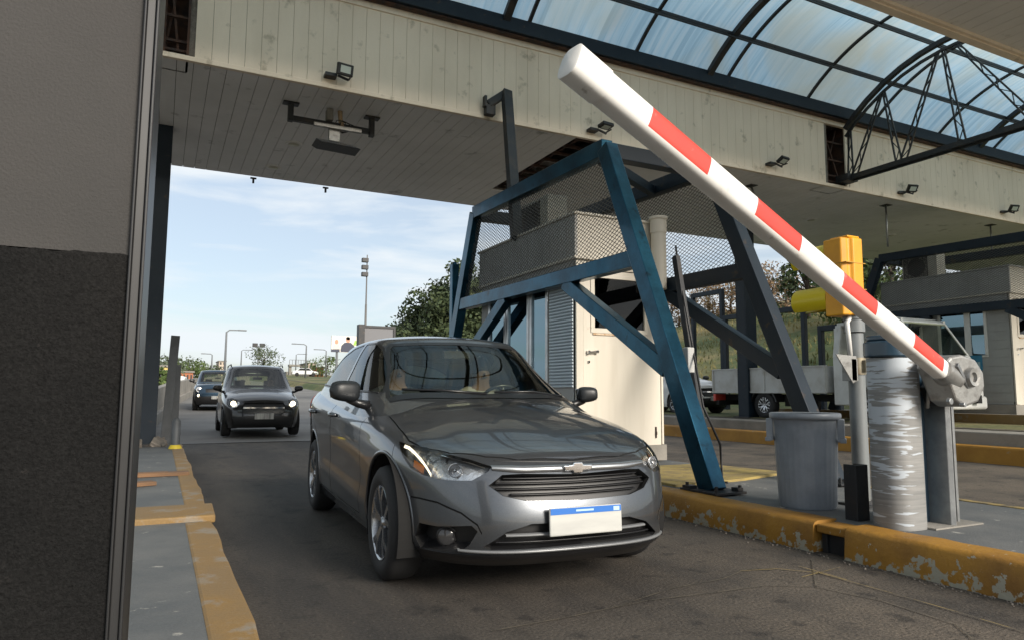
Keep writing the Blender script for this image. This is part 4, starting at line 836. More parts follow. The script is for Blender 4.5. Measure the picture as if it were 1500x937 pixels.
class Skin:
    """a smooth shell that can be cut into parts along projected outlines, keeping the smooth normals of the uncut surface"""
    def __init__(s, bm, crease=None):
        s.bm = bm; bm.normal_update(); s.nv = [v.normal.copy() for v in bm.verts]; bm.faces.ensure_lookup_table(); bm.verts.ensure_lookup_table()
        s.tri = []; s.vc = [v.co.copy() for v in bm.verts]
        for f in bm.faces:
            vs = [v.index for v in f.verts]
            for k in range(1, len(vs)-1): s.tri.append((vs[0], vs[k], vs[k+1]))
        s.bvh = BVHTree.FromPolygons(s.vc, s.tri)
        s.lay = bm.faces.layers.int.new('part')
    def normal(s, co):
        p, n, i, d = s.bvh.find_nearest(co)
        if p is None: return Vector((0, 0, 1))
        a, b, c = s.tri[i]
        from mathutils.interpolate import poly_3d_calc
        w = poly_3d_calc([s.vc[a], s.vc[b], s.vc[c]], p); return (s.nv[a]*w[0]+s.nv[b]*w[1]+s.nv[c]*w[2]).normalized()
    def cut(s, poly, pu, pv, filt, pid, only=None):
        """poly in (u,v) where u=co.pu, v=co.pv; marks faces inside with pid"""
        pu, pv = Vector(pu), Vector(pv); pd = pu.cross(pv).normalized(); bm = s.bm
        us = [p[0] for p in poly]; vs = [p[1] for p in poly]; n = len(poly)
        for i in range(n):
            p, q = poly[i], poly[(i+1) % n]
            if math.hypot(q[0]-p[0], q[1]-p[1]) < 1e-6: continue
            lo = (min(p[0], q[0])-.012, min(p[1], q[1])-.012); hi = (max(p[0], q[0])+.012, max(p[1], q[1])+.012)
            fs = []
            for f in bm.faces:
                if only is not None and f[s.lay] != only: continue
                if not filt(f): continue
                fu = [v.co.dot(pu) for v in f.verts]; fv = [v.co.dot(pv) for v in f.verts]
                if max(fu) < lo[0] or min(fu) > hi[0] or max(fv) < lo[1] or min(fv) > hi[1]: continue
                fs.append(f)
            if not fs: continue
            d = pu*(q[0]-p[0])+pv*(q[1]-p[1]); nn = d.cross(pd)
            if nn.length < 1e-9: continue
            geom = list({v for f in fs for v in f.verts})+list({e for f in fs for e in f.edges})+fs
            bmesh.ops.bisect_plane(bm, geom=geom, dist=1e-5, plane_co=pu*p[0]+pv*p[1], plane_no=nn.normalized())
        def inside(u, v):
            c = False; j = n-1
            for i in range(n):
                if (poly[i][1] > v) != (poly[j][1] > v) and u < (poly[j][0]-poly[i][0])*(v-poly[i][1])/(poly[j][1]-poly[i][1])+poly[i][0]: c = not c
                j = i
            return c
        bm.normal_update()
        for f in bm.faces:
            if only is not None and f[s.lay] != only: continue
            if not filt(f): continue
            c = f.calc_center_median(); u, v = c.dot(pu), c.dot(pv)
            if min(us) <= u <= max(us) and min(vs) <= v <= max(vs) and inside(u, v): f[s.lay] = pid
    def part(s, name, pid, mats, parent, offset=0., depth=0., wallmat=0, region=None):
        """makes the faces marked pid one mesh; offset pushes it along the normal, depth adds side walls inward"""
        ids = pid if isinstance(pid, (set, tuple, list)) else (pid,)
        fs = [f for f in s.bm.faces if f[s.lay] in ids and (region is None or region(f.calc_center_median()))]
        if not fs: return None
        vi = {}; co = []; no = []; faces = []; mi = []
        for f in fs:
            idx = []
            for v in f.verts:
                if v not in vi: vi[v] = len(co); nn = s.normal(v.co); co.append(v.co+nn*offset); no.append(nn)
                idx.append(vi[v])
            faces.append(idx); mi.append(0)
        nb = len(co)
        if depth:
            fset = set(fs); wall = {}
            for f in fs:
                L_ = f.loops
                for l in L_:
                    e = l.edge
                    if sum(1 for g_ in e.link_faces if g_ in fset) == 1 and len(e.link_faces) > 1:
                        a, b = l.vert, l.link_loop_next.vert; q = []
                        for v in (a, b):
                            if v not in wall:
                                k = vi[v]; co.append(co[k].copy()); no.append(None); co.append(co[k]-no[k]*depth); no.append(None); wall[v] = len(co)-2
                            q.append(wall[v])
                        faces.append([q[1], q[0], q[0]+1, q[1]+1]); mi.append(wallmat)
        me = bpy.data.meshes.new(name); me.from_pydata(co, [], faces)
        for m in (mats if isinstance(mats, (list, tuple)) else [mats]): me.materials.append(m)
        me.polygons.foreach_set('material_index', mi); me.polygons.foreach_set('use_smooth', [True]*len(faces)); me.update()
        loopn = [0]*len(me.loops)
        cn = []
        for p in me.polygons:
            for li in p.loop_indices:
                v = me.loops[li].vertex_index; cn.append(no[v] if no[v] is not None else p.normal.copy())
        me.normals_split_custom_set(cn)
        o = bpy.data.objects.new(name, me); COL.objects.link(o); o.parent = parent; return o
def circle(cx_, cy_, r_, n=40, a0=0, a1=360): return [(cx_+r_*math.cos(R(a0+(a1-a0)*i/n)), cy_+r_*math.sin(R(a0+(a1-a0)*i/n))) for i in range(n)]
def inset(poly, d):
    n = len(poly); A = sum(poly[i][0]*poly[(i+1) % n][1]-poly[(i+1) % n][0]*poly[i][1] for i in range(n)); sgn = 1 if A > 0 else -1; out = []
    for i in range(n):
        p, q, r_ = Vector(poly[i-1]), Vector(poly[i]), Vector(poly[(i+1) % n]); a = (q-p).normalized(); b = (r_-q).normalized()
        n1 = Vector((-a.y, a.x)); n2 = Vector((-b.y, b.x)); m = (n1+n2); m = m/max(.3, m.dot(n1)) if m.length > .1 else n1; m = m*sgn*d; out.append((q.x+m.x, q.y+m.y))
    return out
def smoothpoly(poly, it=2, keep=()):
    for _ in range(it):
        out = []; n = len(poly)
        for i in range(n):
            p, q = poly[i], poly[(i+1) % n]; out += [(p[0]*.75+q[0]*.25, p[1]*.75+q[1]*.25), (p[0]*.25+q[0]*.75, p[1]*.25+q[1]*.75)]
        poly = out
    return poly
def wheel(parent, x, y, r_=.31, side=-1, steer=0., w=.19, rim_r=.205, spokes=5, rm=None, dark=False):
    t = bpy.data.objects.new('wheel', None); COL.objects.link(t); t.parent = parent; t.location = (x, y, r_); t.rotation_euler = (0, 0, steer); t.empty_display_size = .1
    s = side; b = MB(); hw = w/2
    prof = [(rim_r, s*-hw), (r_-.03, s*-hw), (r_-.008, s*(-hw+.02)), (r_, s*(-hw+.045)), (r_, s*(hw-.045)), (r_-.008, s*(hw-.018)), (r_-.035, s*(hw)), (rim_r+.03, s*(hw+.003)), (rim_r, s*(hw-.012)), (rim_r-.01, s*(hw-.02))]
    b.lathe(prof, (0, 0, 0), 'x', 56); tyre = b.build('tyre', rubber, t, True)
    b = MB(); R_ = rim_r
    b.lathe([(R_+.002, s*(hw-.015)), (R_-.004, s*(hw-.006)), (R_-.014, s*(hw-.012)), (R_-.02, s*(hw-.05)), (R_-.03, s*(-hw+.04))], (0, 0, 0), 'x', 56)
    b.lathe([(0, s*(hw-.012)), (.022, s*(hw-.012)), (.03, s*(hw-.02)), (.045, s*(hw-.03)), (.045, s*(hw-.07))], (0, 0, 0), 'x', 24)
    for k in range(spokes):
        for off in (-.16, .16):
            a = 2*math.pi*k/spokes+.3; a1 = a+off*.75; a2 = a+off*1.6
            p0 = Vector((s*(hw-.032), .03*math.cos(a), .03*math.sin(a))); p1 = Vector((s*(hw-.018), R_*.6*math.cos(a1), R_*.6*math.sin(a1))); p2 = Vector((s*(hw-.018), (R_-.01)*math.cos(a2), (R_-.01)*math.sin(a2)))
            b.beam(p0, p1, .026, .022, (1, 0, 0)); b.beam(p1, p2, .03, .022, (1, 0, 0))
    b.build('rim', rm or rimm, t, True, auto=35)
    b = MB(); b.lathe([(0, s*(hw-.085)), (R_-.02, s*(hw-.085))], (0, 0, 0), 'x', 32); b.lathe([(.02, s*(hw-.07)), (.13, s*(hw-.07)), (.13, s*(hw-.084))], (0, 0, 0), 'x', 28); b.build('brake_disc', darksteel, t)
    return t
underm = pm('wheel arch liner', (.008, .008, .008), .95)
gapm = pm('panel gap', (.006, .006, .006), .9)
grillem = pm('grille plastic', (.010, .010, .011), .35)
trimb = pm('black trim', (.012, .012, .013), .28)

def car(P):
    """generic three/two box car, local frame: origin under the front axle centre, +y to the rear, x to the side"""
    t = P['root']; pt = P['paint']; wb = P['wb']; tr_ = P.get('tr', .31); zb0 = P.get('zb', .19)
    fr, re = P['front'], P['rear']; zs = P['shoulder']; wk = P['width']; hw = P['hw']
    dF = P.get('dF', [(0, .13), (.12, .05), (.3, .0), (.55, .0), (.8, .045), (1, .13)])
    dR = P.get('dR', [(0, .12), (.15, .03), (.4, .0), (.7, .0), (.9, .02), (1, .06)])
    lv = [i/46 for i in range(47)]
    def crease(a, y):
        z = zb0+(interp(zs, y)-zb0)*a; o = 0
        for (y0, z0, y1, z1, amp, wd) in P.get('creases', []):
            if y0-.3 < y < y1+.3:
                zc_ = z0+(z1-z0)*(y-y0)/(y1-y0); k = min(1, max(0, (y-y0+.3)/.3), 1)*min(1, max(0, (y1+.3-y)/.3)); d = z-zc_; o += amp*k*(max(0, 1-d/wd) if d > 0 else max(0, 1+d/(wd*.35)))
        return o
    bm = shell(P.get('nf', 4.6), P.get('nr', 5), 110, lv,
        lambda a: fr+interp(dF, a), lambda a: re-interp(dR, a),
        lambda a, y: hw*interp(wk, a)*interp(P.get('plan', [(-1, 1), (5, 1)]), y)+crease(a, y)-.006,
        lambda a, y, ux: zb0+(interp(zs, y)-zb0)*a,
        P.get('bulge', .10), .06,
        lambda x, xe, y, z: z+interp(P['crown'], y)*(1-math.exp(-(xe/.42)**2))*(1-abs(x/xe)**2.3)+P.get('ridge', .014)*math.exp(-((abs(x)-.47)/.035)**2)*max(0, min(1, (y-fr-.25)/.3))*max(0, min(1, (.6-y)/.2))*(1-abs(x/xe)**6), closed=False)
    S = Skin(bm)
    side = lambda s: (lambda f: f.normal.x*s > .35)
    # wheel arches
    for s in (-1, 1):
        for yy in (0, wb):
            S.cut([(yy+p[0], p[1]) for p in circle(0, tr_+.012, P.get('arch', .375), 48)], (0, 1, 0), (0, 0, 1), lambda f, s=s: f.normal.x*s > .15 and f.calc_center_median().z < .85, 9)
            S.cut([(yy-.34, -.1), (yy+.34, -.1), (yy+.345, tr_), (yy-.345, tr_)], (0, 1, 0), (0, 0, 1), lambda f, s=s: f.normal.x*s > .15 and f.calc_center_median().z < .6, 9)
    P['cuts'](S)
    def delg(v): return v in (9,)
    # inner arch liners
    for s in (-1, 1):
        for yy in (0, wb):
            b = MB(); r_ = P.get('arch', .375)-.004; n = 30; vs = []
            for xx in (s*(hw-.03), s*(hw-.32)):
                for k in range(n+1):
                    a = R(-22+224*k/n); vs.append((xx, yy+r_*math.cos(a), tr_+.012+r_*math.sin(a)))
            fs = [(k, k+1, n+2+k, n+1+k) for k in range(n)]; fs.append(tuple(n+1+k for k in range(n+1))); b.add(vs, fs); b.build('wheel_arch_liner', underm, t)
            # lip
            b = MB(); pts = []
            for k in range(33):
                a = R(-8+196*k/32); y_ = yy+(r_+.004)*math.cos(a); z_ = tr_+.012+(r_+.004)*math.sin(a)
                h = S.bvh.ray_cast(Vector((s*2, y_, z_)), Vector((-s, 0, 0)))
                if h[0] is not None: pts.append(h[0]+Vector((-s*.008, 0, 0)))
            if len(pts) > 4: b.tube(pts, .013, 8); b.build('arch_lip', P.get('archmat', pt), t, True)
    return S

def greenhouse(P):
    g0 = P['g']; bm = shell(g0.get('nf', 6), g0.get('nr', 6), 110, [i/24 for i in range(25)],
        lambda a: interp(g0['F'], a), lambda a: interp(g0['R'], a),
        lambda a, y: interp(g0['W'], a)*interp(g0.get('plan', [(-1, 1), (5, 1)]), y),
        lambda a, y, ux: g0['z0']+(interp(g0['edge'], y)-g0['z0'])*a,
        g0.get('bulge', .14), g0.get('bulgeR', .10),
        lambda x, xe, y, z: z+interp(g0['crown'], y)*(1-math.exp(-(xe/.30)**2))*(1-abs(x/xe)**2.2))
    return Skin(bm)

# --- the grey sedan in front
SED_LOC, SED_YAW = (1.97, 3.88), R(-2.7)
sed = empty('sedan_car', (SED_LOC[0], SED_LOC[1], 0), 'dark grey metallic sedan driving under the raised barrier, nearest car in the lane', 'car', None, SED_YAW)
PS = dict(creases=[(.15, .80, 3.1, .93, .016, .11), (.55, .36, 2.0, .42, .012, .10)], root=sed, paint=grey_paint, wb=2.53, front=-.83, rear=3.42, hw=.852, zb=.185,
    shoulder=[(-.9, .66), (-.75, .69), (-.55, .735), (-.2, .80), (.2, .855), (.6, .905), (1.2, .945), (2.0, .985), (2.7, 1.03), (3.1, 1.055), (3.35, 1.04), (3.5, 1.0)],
    width=[(0, .93), (.12, .975), (.3, .985), (.5, .99), (.72, 1.0), (.82, .995), (.92, .965), (1, .905)],
    crown=[(-.85, .02), (-.6, .055), (-.2, .105), (.3, .125), (.8, .10), (2, .05), (3, .035), (3.4, .02)],
    dF=[(0, .12), (.10, .03), (.25, .0), (.5, .0), (.75, .035), (.92, .075), (1, .125)], plan=[(-.9, .97), (-.2, 1.0), (2.4, 1.0), (3.4, .985)], nr=7)

Q2 = math.sqrt(.5)
def diag(s): return (s*Q2, Q2, 0)
def uz(pts): return [(u*Q2, z) for u, z in pts]
def fdiag(s): return lambda f: f.normal.x*s-f.normal.y > .15 and f.calc_center_median().x*s > .02
def fside(s, k=.35): return lambda f: f.normal.x*s > k
def ffront(f): return f.normal.y < -.2
def ftop(f): return f.normal.z > .3
def mir(pts): return pts+[(-x, z) for x, z in reversed(pts) if abs(x) > 1e-6]
HL = [(.63, .765), (.46, .752), (.299, .745), (.133, .725), (-.093, .697), (-.245, .668), (-.235, .645), (-.134, .602), (.074, .598), (.263, .612), (.413, .640), (.54, .70)]
POCK = [(.30, .372), (.12, .372), (-.157, .392), (-.20, .365), (-.14, .30), (-.10, .278), (.30, .245), (.35, .30)]
DF = [(.57, .27), (.51, .50), (.53, .80), (.60, 1.2), (1.66, 1.2), (1.62, .9), (1.60, .27)]
DR = [(1.607, .27), (1.627, .9), (1.667, 1.2), (2.72, 1.2), (2.68, .95), (2.50, .775), (2.26, .66), (2.13, .47), (2.09, .27)]
GR = mir([(0, .500), (.30, .508), (.405, .532), (.468, .580), (.40, .628), (.30, .632), (0, .622)])
INT = mir([(0, .288), (.47, .280), (.50, .292), (.40, .365), (.28, .40), (0, .40)])
SLOT = mir([(0, .672), (.36, .679), (.44, .694), (.40, .700), (0, .689)])
def sedan_cuts(S):
    S.cut([(-.60, .75), (.60, .75), (.58, 3.0), (-.58, 3.0)], (1, 0, 0), (0, 1, 0), ftop, 9)
    hood = [(0, -.72), (.30, -.695), (.45, -.635), (.60, -.52), (.70, -.37), (.735, -.22), (.735, 0), (.715, .35), (.66, .66)]
    hood = hood+[(-x, y) for x, y in reversed(hood) if x > 0]
    S.cut(hood, (1, 0, 0), (0, 1, 0), lambda f: f.normal.z > .22 and f.calc_center_median().y < .9, 20)
    S.cut(inset(hood, .007), (1, 0, 0), (0, 1, 0), lambda f: f.normal.z > .22, 2, only=20)
    S.cut(GR, (1, 0, 0), (0, 0, 1), ffront, 3); S.cut(INT, (1, 0, 0), (0, 0, 1), ffront, 4)
    for s in (-1, 1):
        S.cut(uz(HL), diag(s), (0, 0, 1), fdiag(s), 5)
        S.cut(uz(POCK), diag(s), (0, 0, 1), fdiag(s), 6)
        gl = [(.53, .497), (.30, .500), (.12, .492), (-.08, .452), (-.20, .40), (-.23, .36)]
        S.cut(uz(gl+[(u+.004, z-.009) for u, z in reversed(gl)]), diag(s), (0, 0, 1), fdiag(s), 7, only=0)
        S.cut(DF, (0, 1, 0), (0, 0, 1), fside(s), 21, only=0); S.cut(inset(DF, .0065), (0, 1, 0), (0, 0, 1), fside(s), 10, only=21)
        S.cut(DR, (0, 1, 0), (0, 0, 1), fside(s), 21, only=0); S.cut(inset(DR, .0065), (0, 1, 0), (0, 0, 1), fside(s), 11, only=21)
        S.cut([(-.21, .42), (-.205, .42), (-.115, .745), (-.12, .745)], (0, 1, 0), (0, 0, 1), fside(s), 7, only=0)
        S.cut([(2.98, .80), (3.5, .83), (3.5, .99), (3.05, 1.0), (2.92, .93)], (0, 1, 0), (0, 0, 1), fside(s, .3), 12, only=0)
    for s in (-1, 1): S.cut([(-.9, .17), (-.30, .17), (-.30, .238), (-.9, .238)], (0, 1, 0), (0, 0, 1), fside(s, .1), 8, only=0)
    S.cut(mir([(0, .178), (.9, .178), (.9, .238), (.52, .252), (0, .262)]), (1, 0, 0), (0, 0, 1), lambda f: f.normal.y < -.05 and f.calc_center_median().y < -.3, 8, only=0)
PS['cuts'] = sedan_cuts
PS['g'] = dict(z0=.86, F=[(0, .04), (.25, .40), (.5, .66), (.75, .87), (.92, 1.00), (1, 1.08)], R=[(0, 3.50), (.35, 3.30), (.7, 3.0), (1, 2.68)], bulge=.12,
    W=[(0, .825), (.15, .795), (.3, .757), (.6, .68), (.85, .615), (1, .562)], edge=[(0, 1.405), (1.05, 1.413), (1.5, 1.438), (2.0, 1.442), (2.5, 1.425), (3.2, 1.38)], crown=[(1.05, .035), (1.5, .05), (2.2, .045), (2.7, .02)])
def glass_parts(G, P, t, sidewins, ws, rw, body_name='roof_and_pillars'):
    for k, poly in enumerate(sidewins):
        for s in (-1, 1):
            G.cut(inset(poly, -.014), (0, 1, 0), (0, 0, 1), fside(s, .3), 30, only=0); G.cut(poly, (0, 1, 0), (0, 0, 1), fside(s, .3), 31+k, only=30)
    G.cut(mir(ws), (1, 0, 0), (0, 0, 1), lambda f: f.normal.y < -.2, 40, only=0); G.cut(inset(mir(ws), .022), (1, 0, 0), (0, 0, 1), lambda f: f.normal.y < -.2, 41, only=40)
    G.cut(mir(rw), (1, 0, 0), (0, 0, 1), lambda f: f.normal.y > .15, 42, only=0); G.cut(inset(mir(rw), .02), (1, 0, 0), (0, 0, 1), lambda f: f.normal.y > .15, 43, only=42)
    body = G.part(body_name, 0, P['paint'], t, 0, .006, 0)
    G.part('window_trim', (30, 40, 42), trimb, t, 0, .004)
    for k in range(len(sidewins)):
        for s in (-1, 1): G.part('side_window', 31+k, carglass, t, -.003, region=lambda c, s=s: c.x*s > 0)
    G.part('windscreen', 41, carglass, t, -.002); G.part('rear_window', 43, carglass, t, -.002)
    return body
def person(name, loc, rz, label, shirt, pants=None, arms=True, s=1., hands=((.17, .42, .36), (-.17, .42, .36))):
    """seated driver: skin-modifier body; local +y is forward, origin on the seat"""
    t = empty(name, loc, label, 'person', None, rz)
    def skinned(nm, vs, es, rad, mat, sub=2):
        me = bpy.data.meshes.new(nm); me.from_pydata([Vector(v)*s for v in vs], es, []); me.materials.append(mat); o = bpy.data.objects.new(nm, me); COL.objects.link(o); o.parent = t
        m = o.modifiers.new('skin', 'SKIN'); m.use_smooth_shade = True
        for i, r_ in enumerate(rad): me.skin_vertices[0].data[i].radius = (r_[0]*s, r_[1]*s) if isinstance(r_, tuple) else (r_*s, r_*s)
        me.skin_vertices[0].data[0].use_root = True
        q = o.modifiers.new('sub', 'SUBSURF'); q.levels = sub; q.render_levels = sub; return o
    (hx, hy, hz), (kx, ky, kz_) = hands
    vs = [(0, 0, .08), (0, -.03, .26), (0, -.04, .42), (0, -.02, .53), (0, .0, .60), (0, .015, .68), (0, .03, .76),
          (.17, -.03, .50), (.24, .06, .30), (hx, hy, hz), (-.17, -.03, .50), (-.24, .06, .30), (kx, ky, kz_), (.09, .02, .08), (.12, .42, .12), (.12, .5, -.2), (-.09, .02, .08), (-.12, .42, .12), (-.12, .5, -.2)]
    es = [(0, 1), (1, 2), (2, 3), (3, 4), (4, 5), (5, 6), (3, 7), (7, 8), (8, 9), (3, 10), (10, 11), (11, 12), (0, 13), (13, 14), (14, 15), (0, 16), (16, 17), (17, 18)]
    skinned('body', vs, es, [(.10, .08), (.10, .07), (.11, .08), (.07, .06), (.052, .055), (.078, .09), (.062, .075), .065, .047, .03, .065, .047, .03, .09, .07, .05, .09, .07, .05], skin)
    vs2 = [(0, 0, .08), (0, -.03, .26), (0, -.04, .42), (0, -.02, .545), (.17, -.03, .49), (.235, .04, .33), (-.17, -.03, .49), (-.235, .04, .33)]
    skinned('shirt', vs2, [(0, 1), (1, 2), (2, 3), (3, 4), (4, 5), (3, 6), (6, 7)], [(.168, .135), (.162, .128), (.175, .125), (.10, .085), .078, .062, .078, .062], shirt)
    b = MB(); b.lathe([(0, .1), (.05, .092), (.085, .055), (.097, .0), (.09, -.05)], (0, -.005, .735), 'z', 20); h = b.build('hair', hairm, t, True); h.scale = (s*.9, s, s)
    b = MB(); b.prism([(0, 0), (.016, -.018), (-.004, -.03), (-.02, -.01)], 'x', -.008, .008); f_ = b.build('nose', skin, t, True); f_.location = (0, .108*s, .70*s)
    b = MB(); [b.lathe([(0, .006), (.009, .003), (.01, -.006)], (sx, .098, .728), 'y', 10) for sx in (-.032, .032)]; b.add([(-.022, .1, .665), (.022, .1, .665), (.018, .1, .656), (-.018, .1, .656)], [(0, 1, 2, 3)]); b.build('face', hairm, t)
    return t
mirrm = pm('mirror shell', (.014, .016, .018), .42)
def mirror(P, x, y, z, s, m, L_=.21, h=.135):
    b = MB(); vs = []; n = 28; K = 12
    for j in range(K+1):
        u = -1+2*j/K; e = (1-abs(u)**3.2)**(1/2.6) if abs(u) < 1 else .0
        for k in range(n):
            a = 2*math.pi*k/n; ca, sa = math.cos(a), math.sin(a); cy_ = math.copysign(abs(ca)**.7, ca); sz_ = math.copysign(abs(sa)**.7, sa)
            yy = cy_*.055*e; yy = yy*(1.25 if yy < 0 else .6); vs.append((s*(u*L_/2), yy, sz_*h/2*e*(1-.12*u)))
    b.add(vs, [(j*n+k, j*n+(k+1) % n, (j+1)*n+(k+1) % n, (j+1)*n+k) for j in range(K) for k in range(n)])
    o = b.build('wing_mirror', m, P, True); o.location = (s*x, y, z); o.rotation_euler = (0, R(-4*s), R(-14*s))
    b = MB(); b.tube([(-s*.03, .0, -h*.36), (-s*.10, -.01, -h*.55), (-s*.17, -.03, -h*.62)], [.026, .028, .034], 10); b.build('mirror_foot', trimb, o, True)
    b = MB(); b.box((-.08, .030, -.048), (.08, .038, .048)); b.build('mirror_glass', chrome, o, bevel=.003); return o
def cabin(t, y0=.95, yr=1.7, zf=.42, drv=1, hw=.62, liner=True, rows=True):
    b = MB(); b.box((-hw, .5, .25), (hw, 3.0, .30)); b.box((-hw-.08, .55, .3), (-hw-.05, 2.9, .93)); b.box((hw+.05, .55, .3), (hw+.08, 2.9, .93)); b.build('cabin_floor', seatm, t)
    b = MB(); b.prism([(.50, .60), (.50, .945), (.62, .965), (.85, .95), (.97, .86), (1.0, .70), (.95, .60)], 'x', -hw, hw); d = b.build('dashboard', seatm, t, bevel=.02)
    for sx in (-1, 1):
        b = MB(); b.prism([(yr-.55, .42), (yr-.55, .56), (yr, .52), (yr+.18, 1.05), (yr+.27, 1.05), (yr+.16, .42)], 'x', sx*.36-.23, sx*.36+.23); q = b.build('seat', seatm, t, bevel=.05, seg=3)
        b = MB(); b.box((sx*.36-.13, yr+.17, 1.09), (sx*.36+.13, yr+.27, 1.28)); b.tube([(sx*.36-.05, yr+.2, 1.03), (sx*.36-.05, yr+.21, 1.1)], .008, 6); b.build('headrest', seatm, q, bevel=.04, seg=3)
    if rows:
        b = MB(); b.prism([(2.2, .4), (2.2, .58), (2.65, .54), (2.85, 1.02), (2.95, 1.02), (2.95, .4)], 'x', -.6, .6); b.build('rear_bench', seatm, t, bevel=.04)
    b = MB(); R_ = .18; c = Vector((drv*.36, 1.12, .93)); ax = Vector((0, .85, .45)).normalized(); e1 = Vector((1, 0, 0)); e2 = ax.cross(e1)
    b.tube([c+e1*R_*math.cos(2*math.pi*k/28)+e2*R_*math.sin(2*math.pi*k/28) for k in range(29)], .014, 8); b.beam(c-e1*R_, c+e1*R_, .03, .02); b.beam(c, c-e2*R_, .03, .02); b.tube([c, c-ax*.2], .03, 8); b.build('steering_wheel', trimb, t, True)
    b = MB(); b.box((-.11, 1.10, 1.29), (.11, 1.125, 1.35)); b.beam((0, 1.11, 1.34), (0, 1.12, 1.40), .02, .02); b.build('rear_view_mirror', trimb, t, bevel=.008)
fogm = pm('fog lens', (.05, .05, .052), .12, .3)
def pl_lamp(t, S, pid, s, mats, drl, amb, refl):
    pass

lampbowl = pm('lamp bowl', (.74, .75, .77), .22, .75, c2=(.16, .16, .17), sc=11, lo=.52, hi=.56, bump=.9, bsc=14)
reflm = pm('lamp reflector', (.85, .85, .86), .22, .9)
S = car(PS); G = greenhouse(PS)
S.part('body', (0,), [grey_paint, gapm], sed, 0, .02, 1); S.part('bonnet', 2, grey_paint, sed, .0, .012)
S.part('panel_gap', (20, 21, 7), gapm, sed, -.006)
S.part('lower_lip', 8, trimb, sed, .004, .01)
for s in (-1, 1):
    rg = lambda c, s=s: c.x*s > 0
    d1 = S.part('door', 10, grey_paint, sed, .0, .01, region=rg); d2 = S.part('door', 11, grey_paint, sed, 0, .01, region=rg)
    for d_, yy in ((d1, 1.45), (d2, 2.46)):
        h = S.bvh.ray_cast(Vector((s*2, yy, .865)), Vector((-s, 0, 0)))[0]
        b = MB(); b.tube([h+Vector((s*.004, -.09, -.004)), h+Vector((s*.032, -.06, 0)), h+Vector((s*.036, 0, .002)), h+Vector((s*.032, .06, .004)), h+Vector((s*.004, .095, .004))], [.014, .017, .018, .017, .014], 10); b.build('door_handle', grey_paint, d_, True)
    rl = S.part('tail_lamp', 12, redp, sed, .004, .01, region=rg)
    # headlamp: dark bowl behind, chrome reflectors, amber indicator, daytime strip, clear lens in front
    hb_ = S.part('headlamp', 5, lampbowl, sed, -.045, region=rg)
    S.part('lamp_lens', 5, lampglass, hb_, .003, .0, region=rg)
    wl_ = S.part('lamp_surround', 5, trimb, hb_, 0, .05, 0, region=rg)
    # surround keeps only its walls
    me = wl_.data; bm = bmesh.new(); bm.from_mesh(me); nfaces = [f for f in bm.faces if f.index < sum(1 for ff in S.bm.faces if ff[S.lay] == 5 and rg(ff.calc_center_median()))]; bmesh.ops.delete(bm, geom=nfaces, context='FACES'); bm.to_mesh(me); bm.free()
    def onlamp(u, z, off):
        v = u*Q2; o_ = Vector((s*Q2, Q2, 0))*v+Vector((s*Q2, -Q2, 0))*3+Vector((0, 0, z)); h_ = S.bvh.ray_cast(o_, Vector((-s*Q2, Q2, 0))); return h_[0]-h_[1]*off
    b = MB()
    for (u, z, r_) in ((.02, .655, .036),):
        c = onlamp(u, z, .028); b2 = []
        ax = (Vector((s*.25, -1, .05))).normalized(); e1 = ax.cross(Vector((0, 0, 1))).normalized(); e2 = e1.cross(ax)
        n = 24; vs = []
        for rr_, dd in ((r_, .012), (r_*.92, .014), (r_*.75, -.012), (r_*.42, -.03), (r_*.40, .0), (r_*.28, .012), (.001, .016)):
            for k in range(n): a = 2*math.pi*k/n; vs.append(c+e1*rr_*math.cos(a)+e2*rr_*math.sin(a)+ax*dd)
        b.add(vs, [(j*n+k, j*n+(k+1) % n, (j+1)*n+(k+1) % n, (j+1)*n+k) for j in range(6) for k in range(n)])
    b.build('reflector', reflm, hb_, True, auto=50)
    def band(pts, hgt, off, mat, name, par=hb_):
        b = MB(); vs = []; 
        for u, z in pts: a = onlamp(u, z-hgt/2, off); c = onlamp(u, z+hgt/2, off); vs += [a, c]
        b.add(vs, [(2*i, 2*i+2, 2*i+3, 2*i+1) for i in range(len(pts)-1)]); return b.build(name, mat, par, True)
    band([(.56, .748), (.50, .742), (.42, .722), (.36, .70), (.30, .675), (.25, .648), (.205, .615)], .016, .010, drl_on, 'daytime_lamp')
    band([(.45, .70), (.38, .688), (.33, .668)], .05, .028, chrome, 'side_reflector'); band([(.42, .668), (.36, .652), (.30, .638)], .04, .022, orangep, 'indicator')
    band([(.16, .725), (.05, .715), (-.08, .695), (-.20, .672)], .014, .012, chrome, 'brow_trim')
    # fog lamp pocket
    pk = S.part('fog_lamp_pocket', 6, blackpl, sed, -.07, region=rg)
    pw = S.part('pocket_rim', 6, trimb, pk, 0, .072, region=rg); me = pw.data; bm = bmesh.new(); bm.from_mesh(me); k_ = sum(1 for ff in S.bm.faces if ff[S.lay] == 6 and rg(ff.calc_center_median())); bmesh.ops.delete(bm, geom=[f for f in bm.faces if f.index < k_], context='FACES'); bm.to_mesh(me); bm.free()
    c = onlamp(.09, .315, .045); b = MB(); b.lathe([(0, -.012), (.03, -.01), (.044, 0), (.05, -.004), (.052, .02)], (0, 0, 0), 'y', 24); o = b.build('fog_lamp', trimb, pk, True); o.location = c; o.rotation_euler = (0, 0, R(20*s))
    b = MB(); b.lathe([(0, -.018), (.03, -.016), (.042, -.008)], (0, 0, 0), 'y', 24); b.build('fog_lens', fogm, o, True)
    mirror(sed, .925 if s < 0 else .885, .66, 1.04 if s < 0 else 1.025, s, mirrm, .21 if s < 0 else .16, .135 if s < 0 else .115)
    wheel(sed, s*.742, 0, .31, s, R(0), rim_r=.205); wheel(sed, s*.742, 2.53, .31, s, rim_r=.205)
